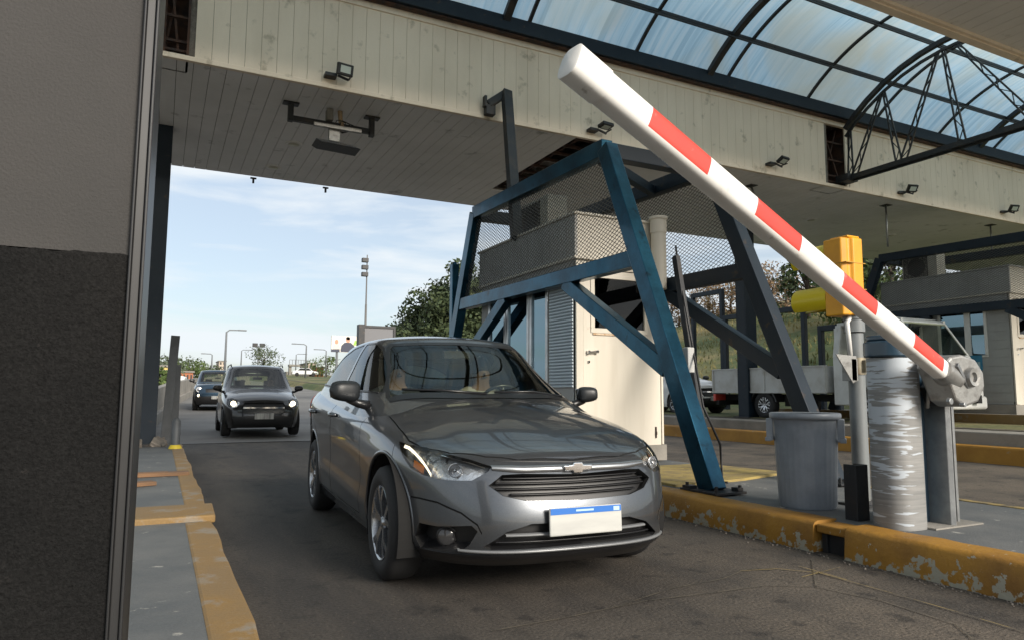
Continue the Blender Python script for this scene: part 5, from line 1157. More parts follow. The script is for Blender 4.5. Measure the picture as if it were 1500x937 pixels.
# grille
gb = S.part('grille', 3, blackpl, sed, -.045)
gw = S.part('grille_frame', 3, chrome, gb, .004, .05); me = gw.data; bm = bmesh.new(); bm.from_mesh(me); k_ = sum(1 for ff in S.bm.faces if ff[S.lay] == 3); bmesh.ops.delete(bm, geom=[f for f in bm.faces if f.index < k_], context='FACES'); bm.to_mesh(me); bm.free(); gw.data.materials[0] = grillem
def onfront(x, z, off=0.):
    h = S.bvh.ray_cast(Vector((x, -3, z)), Vector((0, 1, 0))); return (h[0] if h[0] is not None else Vector((x, -.6, z)))-Vector((0, off, 0))
def fbar(x0, x1, z0f, hgt, off, thick, mat, name, par, n=28, rnd=False):
    b = MB(); vs = []
    for i in range(n+1):
        x = x0+(x1-x0)*i/n; z = z0f(x); p = onfront(x, z, off); hh = hgt(x) if callable(hgt) else hgt
        vs += [p+Vector((0, thick, -hh/2)), p+Vector((0, 0, -hh/2*.7)), p+Vector((0, -.004, 0)), p+Vector((0, 0, hh/2*.7)), p+Vector((0, thick, hh/2))]
    b.add(vs, [(5*i+k, 5*i+5+k, 5*i+6+k, 5*i+1+k) for i in range(n) for k in range(4)]); return b.build(name, mat, par, True)
for z in (.530, .556, .582, .606):
    w = .43 if z > .54 else .36
    fbar(-w+ (0 if z < .6 else .04), w-(0 if z < .6 else .04), lambda x, z=z: z+.01*abs(x), .009, -.022, .02, grillem, 'grille_slat', gb)
fbar(-.445, .445, lambda x: .650+.07*max(0, abs(x)-.3), lambda x: .040 if abs(x) < .34 else .040-.14*(abs(x)-.34), .012, .02, pm('satin silver', (.42, .43, .44), .3, .9), 'silver_bar', sed)
fbar(-.42, .42, lambda x: .680+.03*abs(x), .014, -.001, .01, blackpl, 'upper_slot', sed)
b = MB(); c = onfront(0, .655, .028); b.prism([(-.075, -.012), (-.03, -.014), (-.025, -.026), (.025, -.026), (.03, -.014), (.075, -.012), (.085, .012), (.03, .014), (.025, .026), (-.025, .026), (-.03, .014), (-.085, .012)], 'y', -.006, .012); o = b.build('emblem', chrome, sed, bevel=.004); o.location = c
ib = S.part('lower_intake', 4, blackpl, sed, -.05)
iw = S.part('intake_rim', 4, trimb, ib, 0, .052); me = iw.data; bm = bmesh.new(); bm.from_mesh(me); k_ = sum(1 for ff in S.bm.faces if ff[S.lay] == 4); bmesh.ops.delete(bm, geom=[f for f in bm.faces if f.index < k_], context='FACES'); bm.to_mesh(me); bm.free()
fbar(-.40, .40, lambda x: .345, .016, -.008, .02, pm('intake bar', (.16, .165, .17), .4), 'intake_bar', ib); fbar(-.44, .44, lambda x: .312, .01, -.02, .02, grillem, 'intake_slat', ib)
fbar(-.60, .60, lambda x: .268, lambda x: .018, .010, .02, pm('lip strip', (.20, .205, .21), .35, .3), 'lip_strip', sed, 40)
# plate
pp = onfront(0, .41, .012); b = MB(); b.box((-.205, -.008, -.068), (.205, .006, .068)); o = b.build('number_plate', pm('plate white', (.50, .50, .47), .5, c2=(.42, .42, .40), sc=6, stretch=(.3, 1, 2)), sed, bevel=.008); o.location = (0, pp.y-.012, .408); o.rotation_euler = (R(-3), 0, 0)
b = MB(); b.box((-.200, -.0095, .034), (.200, -.0085, .064)); b.build('plate_band', pm('plate blue', (.02, .14, .48), .4), o)
b = MB(); b.box((-.06, -.0105, .045), (.04, -.0098, .054)); b.box((.155, -.0105, .038), (.19, -.0098, .058)); b.build('plate_flag', pm('plate pale blue', (.42, .60, .74), .4), o)
glass_parts(G, PS, sed, [[(.70, 1.035), (.95, 1.215), (1.17, 1.345), (1.32, 1.395), (1.62, 1.408), (1.635, 1.06)], [(1.71, 1.063), (1.70, 1.409), (2.05, 1.398), (2.42, 1.33), (2.74, 1.20), (2.86, 1.12), (2.80, 1.10)]],
    [(0, .975), (.45, .972), (.665, .985), (.665, 1.0), (.60, 1.18), (.535, 1.36), (.50, 1.392), (.30, 1.405), (0, 1.412)], [(0, 1.08), (.60, 1.08), (.50, 1.36), (0, 1.375)])
# weather strip along the belt
for s in (-1, 1):
    b = MB(); pts = []
    for i in range(21):
        y = .72+i*.105; z = 1.028+(y-.7)*.036
        h = G.bvh.ray_cast(Vector((s*2, y, z)), Vector((-s, 0, 0)))[0]
        if h is not None: pts.append(h)
    b.tube(pts, .008, 6); b.build('belt_strip', trimb, sed, True)
# wipers and cowl
def onhood(x, y, dz=0.): 
    h = S.bvh.ray_cast(Vector((x, y, 3)), Vector((0, 0, -1)))[0]; h2 = G.bvh.ray_cast(Vector((x, y, 3)), Vector((0, 0, -1)))[0]
    c = [q for q in (h, h2) if q is not None]; return max(c, key=lambda q: q.z)+Vector((0, 0, dz))
b = MB()
for pts in (((.60, .53), (.35, .50), (.05, .46)), ((-.02, .44), (-.3, .50), (-.56, .60))):
    b.tube([onhood(x, y, .012) for x, y in pts], .009, 6)
b.build('wiper', trimb, sed, True)
b = MB(); vs = []
for i in range(29):
    x = -.66+1.32*i/28; y = .43+.24*abs(x)**1.6; vs += [onhood(x, y-.055, .004), onhood(x, y+.02, .006)]
b.add(vs, [(2*i, 2*i+2, 2*i+3, 2*i+1) for i in range(28)]); b.build('cowl', trimb, sed, True)
cabin(sed)
RZs = SED_YAW
def in_car(x, y, z): return Matrix.Rotation(RZs, 4, 'Z')@Vector((x, y, 0))+Vector((SED_LOC[0], SED_LOC[1], z))
person('person', in_car(.36, 1.52, .50), RZs+math.pi, 'driver in pale shirt holding the wheel of the grey sedan', clothl)
person('person', in_car(-.36, 1.52, .50), RZs+math.pi, 'passenger in dark shirt on the front seat of the grey sedan', clothd, hands=((.14, .3, .18), (-.14, .3, .18)))
b = MB(); b.box((-.55, -.45, .19), (.55, 3.2, .235)); b.build('underbody', underm, sed)

# ------------------------------------------------------------------ other cars
def strip_walls(o, S, pid, rg=lambda c: True):
    me = o.data; bm = bmesh.new(); bm.from_mesh(me); k_ = sum(1 for ff in S.bm.faces if ff[S.lay] == pid and rg(ff.calc_center_median()))
    bmesh.ops.delete(bm, geom=[f for f in bm.faces if f.index < k_], context='FACES'); bm.to_mesh(me); bm.free()
def simple_car(P):
    t = P['root']; pt = P['paint']
    def cuts(S):
        S.cut(P['cabcut'], (1, 0, 0), (0, 1, 0), ftop, 9)
        if 'grille' in P: S.cut(mir(P['grille']), (1, 0, 0), (0, 0, 1), ffront, 3)
        if 'lower' in P: S.cut(mir(P['lower']), (1, 0, 0), (0, 0, 1), ffront, 4, only=0)
        for s in (-1, 1):
            S.cut(uz(P['lamp']), diag(s), (0, 0, 1), fdiag(s), 5, only=0)
            for k, dp in enumerate(P.get('doors', [])):
                S.cut(dp, (0, 1, 0), (0, 0, 1), fside(s), 21, only=0); S.cut(inset(dp, .006), (0, 1, 0), (0, 0, 1), fside(s), 10+k, only=21)
            if 'sill' in P: S.cut(P['sill'], (0, 1, 0), (0, 0, 1), fside(s, .1), 8, only=0)
    P['cuts'] = cuts
    S = car(P); G = greenhouse(P)
    S.part('body', (0,), [pt, gapm], t, 0, .02, 1); S.part('panel_gap', 21, gapm, t, -.006)
    if 'sill' in P: S.part('lower_cladding', 8, trimb, t, .004, .01)
    for s in (-1, 1):
        rg = lambda c, s=s: c.x*s > 0
        for k in range(len(P.get('doors', []))): S.part('door', 10+k, pt, t, 0, .01, region=rg)
        hl = S.part('headlight', 5, chrome if P.get('lit') else castalu, t, -.03, region=rg); S.part('lamp_lens', 5, lampglass, hl, .002, region=rg)
        c = Vector((s*P['bulb'][0], 0, P['bulb'][2])); h = S.bvh.ray_cast(Vector((c.x, -3, c.z)), Vector((0, 1, 0)))[0]
        b = MB(); b.lathe([(0, -.012), (P['bulb'][1]*.7, -.006), (P['bulb'][1], .012)], (0, 0, 0), 'y', 20); o = b.build('bulb', lamp_on if P.get('lit') else chrome, hl, True); o.location = h+Vector((0, -.012, 0))
        mirror(t, P['hw']+.075, P.get('my', .62), P.get('mz', 1.04), s, P.get('mm', trimb)); wheel(t, s*(P['hw']-.11), 0, P.get('tr', .31), s, w=.2, rim_r=P.get('rim', .2)); wheel(t, s*(P['hw']-.11), P['wb'], P.get('tr', .31), s, w=.2, rim_r=P.get('rim', .2))
    if 'grille' in P: 
        gq = S.part('grille', 3, grillem, t, -.02); strip_walls(S.part('grille_frame', 3, trimb, gq, .003, .03), S, 3)
        for (w_, z_, h_, m_) in P.get('bars', []):
            b = MB(); vs = []
            for i in range(17):
                x = -w_+2*w_*i/16; h = S.bvh.ray_cast(Vector((x, -3, z_)), Vector((0, 1, 0)))[0]; p = (h or Vector((x, -.6, z_)))+Vector((0, -.012, 0)); vs += [p-Vector((0, 0, h_/2)), p+Vector((0, 0, h_/2))]
            b.add(vs, [(2*i, 2*i+2, 2*i+3, 2*i+1) for i in range(16)]); b.build('grille_bar', m_, gq, True)
    if 'lower' in P: S.part('lower_bumper', 4, P.get('lowmat', blackpl), t, -.01)
    zp = P.get('plate', .45); h = S.bvh.ray_cast(Vector((0, -3, zp)), Vector((0, 1, 0)))[0]
    b = MB(); b.box((-.2, -.008, -.065), (.2, .006, .065)); o = b.build('number_plate', pm('plate grey', (.42, .42, .40), .4, c2=(.16, .16, .16), sc=14, stretch=(1, 1, .1)), t, bevel=.006); o.location = h+Vector((0, -.014, 0))
    glass_parts(G, P, t, P['sidewins'], P['ws'], P['rw'])
    cabin(t, rows=True)
    return S
hat = empty('hatchback_car', (2.12, 17.15, .04), 'black hatchback with both headlights lit, waiting behind the grey sedan', 'car', 'cars queueing in the left lane', R(-1.5))
PH = dict(root=hat, paint=dark_paint, wb=2.54, front=-.80, rear=3.22, hw=.845, zb=.20, lit=True, mz=1.08, nf=5.6, nr=6,
    shoulder=[(-.85, .76), (-.6, .80), (-.3, .87), (.2, .95), (.7, 1.0), (2, 1.05), (3.3, 1.08)],
    width=[(0, .94), (.12, .975), (.5, .99), (.75, 1.0), (.9, .965), (1, .89)], crown=[(-.85, .04), (-.5, .09), (.3, .11), (2, .04), (3.2, .02)],
    cabcut=[(-.60, .75), (.60, .75), (.58, 2.9), (-.58, 2.9)],
    grille=[(0, .50), (.40, .51), (.47, .62), (.42, .745), (0, .755)], bars=[(.43, .645, .035, chrome)], lower=[(0, .20), (.62, .20), (.66, .44), (.3, .47), (0, .47)],
    lamp=[(.50, .84), (.25, .85), (-.02, .81), (-.14, .74), (-.10, .66), (.10, .64), (.32, .70)], bulb=(.63, .058, .735), plate=.46,
    doors=[[(.58, .30), (.56, .9), (.62, 1.25), (1.62, 1.25), (1.60, .30)], [(1.61, .30), (1.63, 1.25), (2.6, 1.25), (2.5, .85), (2.12, .5), (2.08, .30)]],
    g=dict(z0=.92, F=[(0, .10), (.25, .42), (.5, .66), (.75, .88), (.92, 1.02), (1, 1.10)], R=[(0, 3.20), (.4, 3.12), (.7, 3.0), (1, 2.82)], bulge=.12,
      W=[(0, .82), (.15, .80), (.3, .78), (.6, .725), (.85, .675), (1, .625)], edge=[(0, 1.57), (1.05, 1.58), (1.5, 1.61), (2.2, 1.61), (2.8, 1.58), (3.2, 1.55)], crown=[(1.05, .04), (1.5, .05), (2.6, .03)]),
    sidewins=[[(.74, 1.10), (.98, 1.34), (1.22, 1.54), (1.62, 1.56), (1.63, 1.12)], [(1.71, 1.12), (1.70, 1.56), (2.4, 1.54), (2.66, 1.38), (2.66, 1.16)]],
    ws=[(0, 1.055), (.64, 1.07), (.65, 1.09), (.55, 1.53), (.50, 1.555), (0, 1.575)], rw=[(0, 1.15), (.55, 1.15), (.5, 1.5), (0, 1.52)])
simple_car(PH)
for s in (-1, 1): b = MB(); b.tube([(s*.60, 1.25, 1.60), (s*.60, 1.35, 1.655), (s*.60, 2.6, 1.655), (s*.60, 2.7, 1.60)], .014, 8); b.build('roof_rail', trimb, hat, True)
c_ = Matrix.Rotation(R(-1.5), 3, 'Z')@Vector((.36, 1.55, 0)); person('person', (2.12+c_.x, 17.15+c_.y, .62), math.pi, 'driver in dark clothes inside the black hatchback', clothd)
suv = empty('suv_car', (2.12, 31.0, g(31)), 'small blue off road car with round headlight behind the black hatchback', 'car', 'cars queueing in the left lane', R(-4))
PB = dict(root=suv, paint=blue_paint, wb=2.57, front=-.80, rear=3.42, hw=.90, zb=.24, tr=.345, arch=.41, mz=1.20, nf=6, nr=7, bulge=.05, archmat=trimb, rim=.23,
    shoulder=[(-.85, .97), (-.5, 1.01), (.3, 1.05), (2, 1.10), (3.4, 1.12)], width=[(0, .95), (.2, .99), (.6, 1.0), (.85, .98), (1, .92)], crown=[(-.85, .03), (-.5, .07), (.4, .08), (2, .04), (3.2, .02)],
    cabcut=[(-.6, .7), (.6, .7), (.6, 3.0), (-.6, 3.0)], grille=[(0, .72), (.42, .72), (.42, .86), (0, .88)], lower=[(0, .25), (.8, .25), (.8, .55), (0, .58)],
    lamp=[(.18+.0+.13*math.cos(a*.52), .83+.11*math.sin(a*.52)) for a in range(12)], bulb=(.66, .085, .83), lit=False, plate=.52, sill=[(-.9, .2), (3.5, .2), (3.5, .40), (-.9, .40)],
    doors=[[(.62, .42), (.62, 1.4), (1.62, 1.4), (1.62, .42)], [(1.63, .42), (1.63, 1.4), (2.5, 1.4), (2.5, .95), (2.12, .6), (2.1, .42)]],
    g=dict(z0=1.0, F=[(0, .30), (.3, .52), (.6, .70), (.85, .86), (1, .98)], R=[(0, 3.36), (.5, 3.30), (1, 3.12)], bulge=.07, nf=7, nr=8,
      W=[(0, .83), (.3, .80), (.7, .735), (1, .67)], edge=[(0, 1.60), (1, 1.62), (2.5, 1.64), (3.3, 1.60)], crown=[(1, .03), (1.6, .04), (3, .02)]),
    sidewins=[[(.80, 1.17), (1.12, 1.50), (1.22, 1.56), (1.60, 1.57), (1.62, 1.17)], [(1.70, 1.17), (1.69, 1.57), (2.45, 1.56), (2.5, 1.2)], [(2.6, 1.25), (2.58, 1.55), (3.0, 1.52), (3.0, 1.3)]],
    ws=[(0, 1.14), (.66, 1.15), (.60, 1.55), (0, 1.575)], rw=[(0, 1.2), (.62, 1.2), (.56, 1.54), (0, 1.55)])
SB = simple_car(PB)
for s, z, r_ in ((-1, .83, .10), (1, .83, .10)):
    h = SB.bvh.ray_cast(Vector((s*.66, -3, z)), Vector((0, 1, 0)))[0]; b = MB(); b.lathe([(r_*.75, -.02), (r_, -.03), (r_*1.05, -.02), (r_*1.05, .02)], (0, 0, 0), 'y', 24); o = b.build('lamp_ring', whitecar, suv, True); o.location = h
b = MB(); b.lathe([(0, -.012), (.05, -.006), (.055, .012)], (0, 0, 0), 'y', 16); h = SB.bvh.ray_cast(Vector((-.66, -3, .60)), Vector((0, 1, 0)))[0]; o = b.build('fog_lamp', lamp_on, suv, True); o.location = h
wc = empty('white_car', (14.28, 16.28, .46), 'white car partly hidden behind the blue frame leg and the truck bed', 'car', None, 0)
PW = dict(PH); PW.update(root=wc, paint=whitecar, lit=False); simple_car(PW)
# --- light truck with drop side bed, in its own lane; local x=0 is its near side, y along world
tk = empty('flatbed_truck', (13.0, 0, .465), 'white light truck with drop side bed, driving in the lane beyond the second kerb', 'truck')
wt = pm('truck white', (.62, .63, .62), .35, c2=(.48, .48, .46), sc=2, coat=.4); bedm = pm('bed panel', (.52, .53, .52), .5, c2=(.36, .34, .30), sc=2.2, lo=.45, hi=.75, c3=(.2, .15, .1), sc3=6, lo3=.68, hi3=.76)
b = MB(); Y0, Y1 = 10.66, 14.2
b.box((0, Y0, .62), (.03, Y1, 1.20)); b.box((1.67, Y0, .62), (1.70, Y1, 1.20)); b.box((.03, Y0, .62), (1.67, Y0+.03, 1.2)); b.box((.03, Y1-.03, .62), (1.67, Y1, 1.2)); b.box((.03, Y0+.03, .60), (1.67, Y1-.03, .64))
b.build('bed', bedm, tk, bevel=.008)
b = MB(); b.box((-.02, Y0, 1.185), (.045, Y1, 1.215)); b.box((-.02, Y0, .605), (.01, Y1, .65))
for k in range(5): yy = Y0+.02+k*(Y1-Y0-.08)/4; b.box((-.022, yy, .6), (.0, yy+.05, 1.2))
b.build('bed_rail', bedm, tk, bevel=.004)
b = MB(); b.box((.35, 8.2, .42), (.5, 14.1, .58)); b.box((1.2, 8.2, .42), (1.35, 14.1, .58)); b.box((.2, 11.4, .3), (.5, 12.0, .55)); b.box((.05, 14.02, .30), (1.65, 14.12, .42)); b.build('chassis', underm, tk)
b = MB(); b.box((.02, 14.12, .40), (.4, 14.2, .58)); b.box((1.3, 14.12, .4), (1.68, 14.2, .58)); b.build('tail_lamp', redp, tk, bevel=.008)
b = MB(); pts = [(12.5+.42*math.cos(R(a)), .33+.40*math.sin(R(a))) for a in range(10, 171, 10)]; b.prism(pts+[(y, z-.0) for y, z in [(12.5+.38*math.cos(R(a)), .33+.36*math.sin(R(a))) for a in range(170, 9, -10)]], 'x', .02, .30); b.build('mudguard', blackpl, tk)
K0 = len(bpy.data.objects)
tk_before = set(bpy.data.objects)
def tprism(pts, x0, x1, name, m, par=tk, bv=.03): b = MB(); b.prism(pts, 'x', x0, x1); return b.build(name, m, par, bevel=bv, seg=3)
tprism([(10.5, .35), (10.5, 1.38), (7.95, 1.38), (7.62, 1.12), (7.50, .85), (7.48, .42), (7.6, .34), (9.2, .34), (9.24, .5), (9.4, .68), (9.65, .73), (9.9, .68), (10.06, .5), (10.1, .35)], .02, .16, 'cab_side', wt)
tprism([(10.5, .35), (10.5, 1.38), (7.95, 1.38), (7.62, 1.12), (7.50, .85), (7.48, .42), (7.6, .34), (9.2, .34), (9.24, .5), (9.4, .68), (9.65, .73), (9.9, .68), (10.06, .5), (10.1, .35)], 1.54, 1.68, 'cab_side', wt)
tprism([(7.95, 1.36), (7.62, 1.12), (7.50, .85), (7.48, .42), (7.62, .42), (7.66, .85), (7.8, 1.1), (8.3, 1.3), (8.3, 1.36)], .15, 1.55, 'cab_front', wt)
b = MB(); b.box((.1, 10.42, .5), (1.6, 10.5, 2.0)); b.build('cab_back', wt, tk)
b = MB(); b.prism([(10.5, 1.98), (10.42, 2.1), (10.1, 2.15), (9.1, 2.14), (8.72, 2.05), (8.68, 1.99), (9.1, 2.04), (10.3, 2.04)], 'x', .16, 1.54); b.build('cab_roof', wt, tk, bevel=.03, seg=3)
b = MB()
for x0, x1 in ((.05, .17), (1.65, 1.53)):
    b = MB(); b.beam((x0, 7.98, 1.36), (x1, 8.76, 2.06), .06, .05); b.beam((x1, 8.72, 2.07), (x1, 10.45, 2.08), .07, .07); b.beam((x0, 10.42, 1.36), (x1, 10.42, 2.06), .07, .14); b.beam((x0, 9.98, 1.36), (x1, 9.95, 2.06), .06, .05); b.build('cab_pillar', wt, tk, bevel=.01)
def quad(name, m, par, pts): b = MB(); b.add(pts, [(0, 1, 2, 3)]); return b.build(name, m, par)
quad('windscreen', carglass, tk, [(.08, 7.98, 1.38), (1.62, 7.98, 1.38), (1.5, 8.72, 2.04), (.2, 8.72, 2.04)])
quad('side_window', carglass, tk, [(.045, 8.05, 1.38), (.045, 9.95, 1.38), (.14, 9.95, 2.03), (.14, 8.74, 2.03)])
b = MB()
for yy in (8.42, 10.02): b.box((.012, yy, .55), (.0195, yy+.012, 1.36))
b.box((.010, 9.6, 1.22), (.0, 9.8, 1.25)); b.build('door_line', gapm, tk)
b = MB(); b.prism([(7.46, .30), (7.40, .34), (7.40, .52), (7.47, .56), (7.9, .56), (7.9, .30)], 'x', 0, 1.7); b.build('bumper', wt, tk, bevel=.02)
b = MB(); b.box((.06, 7.44, .66), (.36, 7.5, .84)); b.box((1.34, 7.44, .66), (1.64, 7.5, .84)); b.build('headlight', castalu, tk, bevel=.015)
b = MB(); b.box((.4, 7.46, .64), (1.3, 7.49, .86)); b.build('grille', grillem, tk)
b = MB(); b.box((-.14, 8.05, 1.42), (-.08, 8.12, 1.80)); b.tube([(.04, 8.1, 1.36), (-.1, 8.1, 1.4), (-.1, 8.1, 1.8), (.1, 8.2, 1.95)], .012, 6); b.build('wing_mirror', trimb, tk, bevel=.01)
b = MB(); b.box((.2, 9.0, .6), (1.5, 10.3, .68)); b.box((.25, 9.35, .68), (1.45, 9.85, .95)); b.box((.25, 9.85, .9), (1.45, 10.0, 1.55)); b.box((.15, 8.0, .8), (1.55, 8.3, 1.3)); b.build('cab_interior', seatm, tk, bevel=.03)
def TY(y): return y if y > 9.2 else 9.2-(9.2-y)*.50
for o in set(bpy.data.objects)-tk_before:
    if o.type == 'MESH':
        for v in o.data.vertices: v.co.y = TY(v.co.y)
for yy in (9.65, 12.5):
    for s, xx in ((-1, .14), (1, 1.56)): wheel(tk, xx, yy, .325, s, w=.2, rim_r=.19, spokes=7)
person('person', (13.42, 9.55, 1.42), math.pi, 'truck driver in dark shirt seen in profile through the cab window', clothd)

# ------------------------------------------------------------------ trees and background
def leafmat(name, a, b_, c, dry=None):
    return pm(name, a, .8, 0, c2=b_, sc=1.1, lo=.38, hi=.62, c3=c, sc3=3.5, lo3=.52, hi3=.66, fine=.3, finesc=6)
leaf_dark = leafmat('leaves dark', (.028, .048, .018), (.05, .07, .024), (.075, .09, .03))
leaf_mid = leafmat('leaves mid', (.045, .085, .018), (.08, .12, .03), (.12, .13, .035))
leaf_rust = leafmat('leaves russet', (.24, .14, .075), (.17, .13, .065), (.30, .19, .10))
leaf_grey = leafmat('leaves grey green', (.07, .095, .055), (.10, .12, .07), (.05, .07, .035))
barkm = pm('bark', (.07, .055, .042), .95, bump=.6, bsc=12)
def tree(name, x, y, h, rad, label, mat, n=2600, cb=.35, leaf=.22, seed=1, sparse=0., cat='tree', group=None, squash=1., clumps=26, cone=0.):
    rr = random.Random(seed); z0 = Hh(x, y)-.1
    t = empty(name, (x, y, z0), label, cat, group)
    b = MB(); cz = h*(cb+(1-cb)*.5); lim = []
    cl = []
    for i in range(clumps):
        u = rr.random(); a = rr.uniform(0, 6.283); zz = h*(cb+(1-cb)*u); 
        prof = math.sin(math.pi*min(1, max(.04, (u*.85+.12))))**.6 if not cone else (1-u)**.8+.12
        r_ = rad*prof*math.sqrt(rr.uniform(.12, 1)); c = Vector((r_*math.cos(a), r_*math.sin(a)*squash, zz)); cl.append((c, rad*rr.uniform(.20, .38)*(1-.5*u*cone)))
    b.tube([(0, 0, 0), (rr.uniform(-.1, .1), 0, h*.3), (rr.uniform(-.2, .2), rr.uniform(-.2, .2), h*.62), (0, 0, h*.86)], [h*.028+.04, h*.02+.03, h*.012+.02, .02], 8)
    for c, r_ in cl[:14]: s0 = Vector((0, 0, c.z*rr.uniform(.45, .75))); b.tube([s0, (s0+c)/2+Vector((0, 0, -.1*h*.1)), c], [h*.010+.02, h*.006+.012, .012], 5)
    b.build('trunk', barkm, t, True)
    vs = []; fs = []
    for i in range(n):
        c, r_ = cl[rr.randrange(len(cl))]
        d = Vector((rr.gauss(0, 1), rr.gauss(0, 1), rr.gauss(0, .8))); d.normalize(); p = c+d*r_*rr.uniform(.45, 1.1)**.6
        nrm = (d+Vector((rr.gauss(0, .6), rr.gauss(0, .6), rr.gauss(0, .6)))).normalized(); a = nrm.orthogonal().normalized(); a = (Matrix.Rotation(rr.uniform(0, 6.28), 3, nrm)@a); bb = nrm.cross(a); s = leaf*rr.uniform(.5, 1.2)
        k = len(vs); vs += [p-a*s, p+bb*s*.55-a*s*.1, p+a*s, p-bb*s*.5+a*s*.15]; fs.append((k, k+1, k+2, k+3))
    b = MB(); b.add(vs, fs); b.build('crown', mat, t); return t
def xat(px, Y): return W(px, 560, 'y', Y).x
big = 'big dark trees left of the blue frame'
for i, (px, Y, h, r_, lb) in enumerate(((672, 62, 12.5, 4.6, 'tallest dark green tree with pointed top against the blue frame post'), (640, 66, 10.2, 4.2, 'dark bushy tree sloping down left of the tallest one'), (612, 70, 8.2, 3.6, 'lower rounded tree at the left end of the dark tree row'), (700, 66, 12.5, 5, 'dark tree behind the blue frame and booth roof'), (735, 60, 10, 4.5, 'dark tree seen through the booth frame at left of the cream booth'))):
    x = xat(px, Y); top = W(px, {672: 392, 640: 425, 612: 458, 700: 400, 735: 420}[px], 'y', Y).z; hh = max(4, top-Hh(x, Y))
    tree('broadleaf_tree', x, Y, hh, r_, lb, leaf_dark if i != 2 else leaf_grey, 6000, .08, .26, 10+i, group='dark tree row beyond the road', clumps=46, cone=.55 if i == 0 else 0)
tree('broadleaf_tree', xat(588, 75), 75, max(3, W(588, 478, 'y', 75).z-Hh(xat(588, 75), 75)), 2.2, 'small brownish tree just right of the dark sign board', leaf_grey, 1400, .1, .22, 31)
# far bare tree, shrubs by the road
x = xat(385, 130); tree('round_tree', x, 130, W(385, 509, 'y', 130).z-Hh(x, 130), 3.6, 'lone round airy tree above the roof of the black hatchback', leaf_grey, 1100, .35, .2, 41)
for i, (px, Y, py, r_, m_, lb) in enumerate(((238, 85, 527, 2.6, leaf_grey, 'thin grey tree over the yellow building at left'), (262, 100, 527, 3.4, leaf_grey, 'sparse tree behind the orange wall at left'), (277, 95, 533, 2.8, leaf_mid, 'green tree at the right end of the orange wall'), (229, 60, 545, 1.4, leaf_mid, 'light green shrub beside the dark column at left'), (478, 120, 525, 3.2, leaf_mid, 'green tree right of the orange brick building'), (300, 140, 534, 2.6, leaf_dark, 'small dark tree left of the beige tower'))):
    x = xat(px, Y); z = W(px, py, 'y', Y).z; tree('street_tree', x, Y, max(1.5, z-Hh(x, Y)), r_, lb, m_, 900, .2, .2, 50+i)
# hill bushes and trees
def xh(px, X): p = W(px, 500, 'x', X); return p.y
hb_ = 'russet bushes along the hilltop'
spots = [(985, 38, 2.6, 'seen left of the leaning post'), (1012, 40, 2.9, 'above the left dark portal frame'), (1040, 40, 3.0, 'between the portal frame and the dark column'), (1072, 41, 3.2, 'left edge meeting the dark column'), (1105, 40, 3.2, 'just right of the dark column'), (1130, 40, 3.5, 'the tallest in the middle of the gap'), (1155, 39, 3.0, 'beside the dark green pine')]
for i, (px, X, h, lb) in enumerate(spots): Y = xh(px, X); tree('russet_bush', X, Y, h*1.0, 2.3, 'russet leafless bush on the hilltop, '+lb, leaf_rust, 1500, .0, .11, 70+i, cat='bush', group=hb_, clumps=24)
for i, (px, X, h, r_, m_, lb, cn) in enumerate(((1185, 36, 4.6, 2.2, leaf_dark, 'dark green pine on the bank left of the yellow signal', .6), (1240, 33, 5.6, 2.8, leaf_mid, 'leafy tree behind the yellow signal head', 0), (1275, 34, 5.4, 2.6, leaf_mid, 'yellow green tree right of the yellow signal head', 0), (1312, 34, 4.8, 2.6, leaf_grey, 'bare twiggy tree above the far booth roof left of its chimney', 0), (1420, 32, 5.6, 3.2, leaf_grey, 'bare branches showing above the far booth roof at right', 0))):
    Y = xh(px, X); tree('hill_tree', X, Y, h, r_, lb, m_, 2400 if m_ != leaf_grey else 900, .1, .17, 90+i, clumps=30, cone=cn)
# grass tufts on the bank
rr = random.Random(5); b = MB()
for i in range(9000):
    x = rr.uniform(19.5, 42); y = rr.uniform(12, 60)
    if not (.5 < x/y < 2.3): continue
    z = Hh(x, y)-.03; s = rr.uniform(.10, .28); a = rr.uniform(0, 6.28); dx, dy = math.cos(a)*s*.22, math.sin(a)*s*.22
    b.add([(x-dx, y-dy, z), (x+dx, y+dy, z), (x+rr.uniform(-.12, .12), y+rr.uniform(-.1, .1), z+s)], [(0, 1, 2)])
tag(b.build('grass', pm('tuft grass', (.10, .11, .035), .9, c2=(.26, .21, .09), sc=.25, lo=.4, hi=.6)), 'rough dry and green grass tufts over the roadside bank', 'grass', kind='stuff')
# concrete roadside barrier curving away
bar = [(-.55, 16.5), (-.15, 24), (.35, 34), (1.5, 46), (4.2, 62), (8.5, 80)]
b = MB()
for (xa, ya), (xb, yb) in zip(bar[:-1], bar[1:]):
    for dz0, dz1, w in ((0, .3, .5), (.3, 1.0, .24)):
        za, zb_ = g(ya), g(yb); d = Vector((xb-xa, yb-ya, 0)).normalized(); n_ = Vector((-d.y, d.x, 0))*w/2
        A, Bv = Vector((xa, ya, za)), Vector((xb, yb, zb_)); p = [A-n_, A+n_, Bv+n_, Bv-n_]
        b.add([q+Vector((0, 0, dz0)) for q in p]+[q+Vector((0, 0, dz1)) for q in p], [(0, 1, 2, 3), (7, 6, 5, 4), (0, 4, 5, 1), (1, 5, 6, 2), (2, 6, 7, 3), (3, 7, 4, 0)])
tag(b.build('road_barrier', conc), 'low pale concrete barrier curving along the left of the road', 'barrier wall')
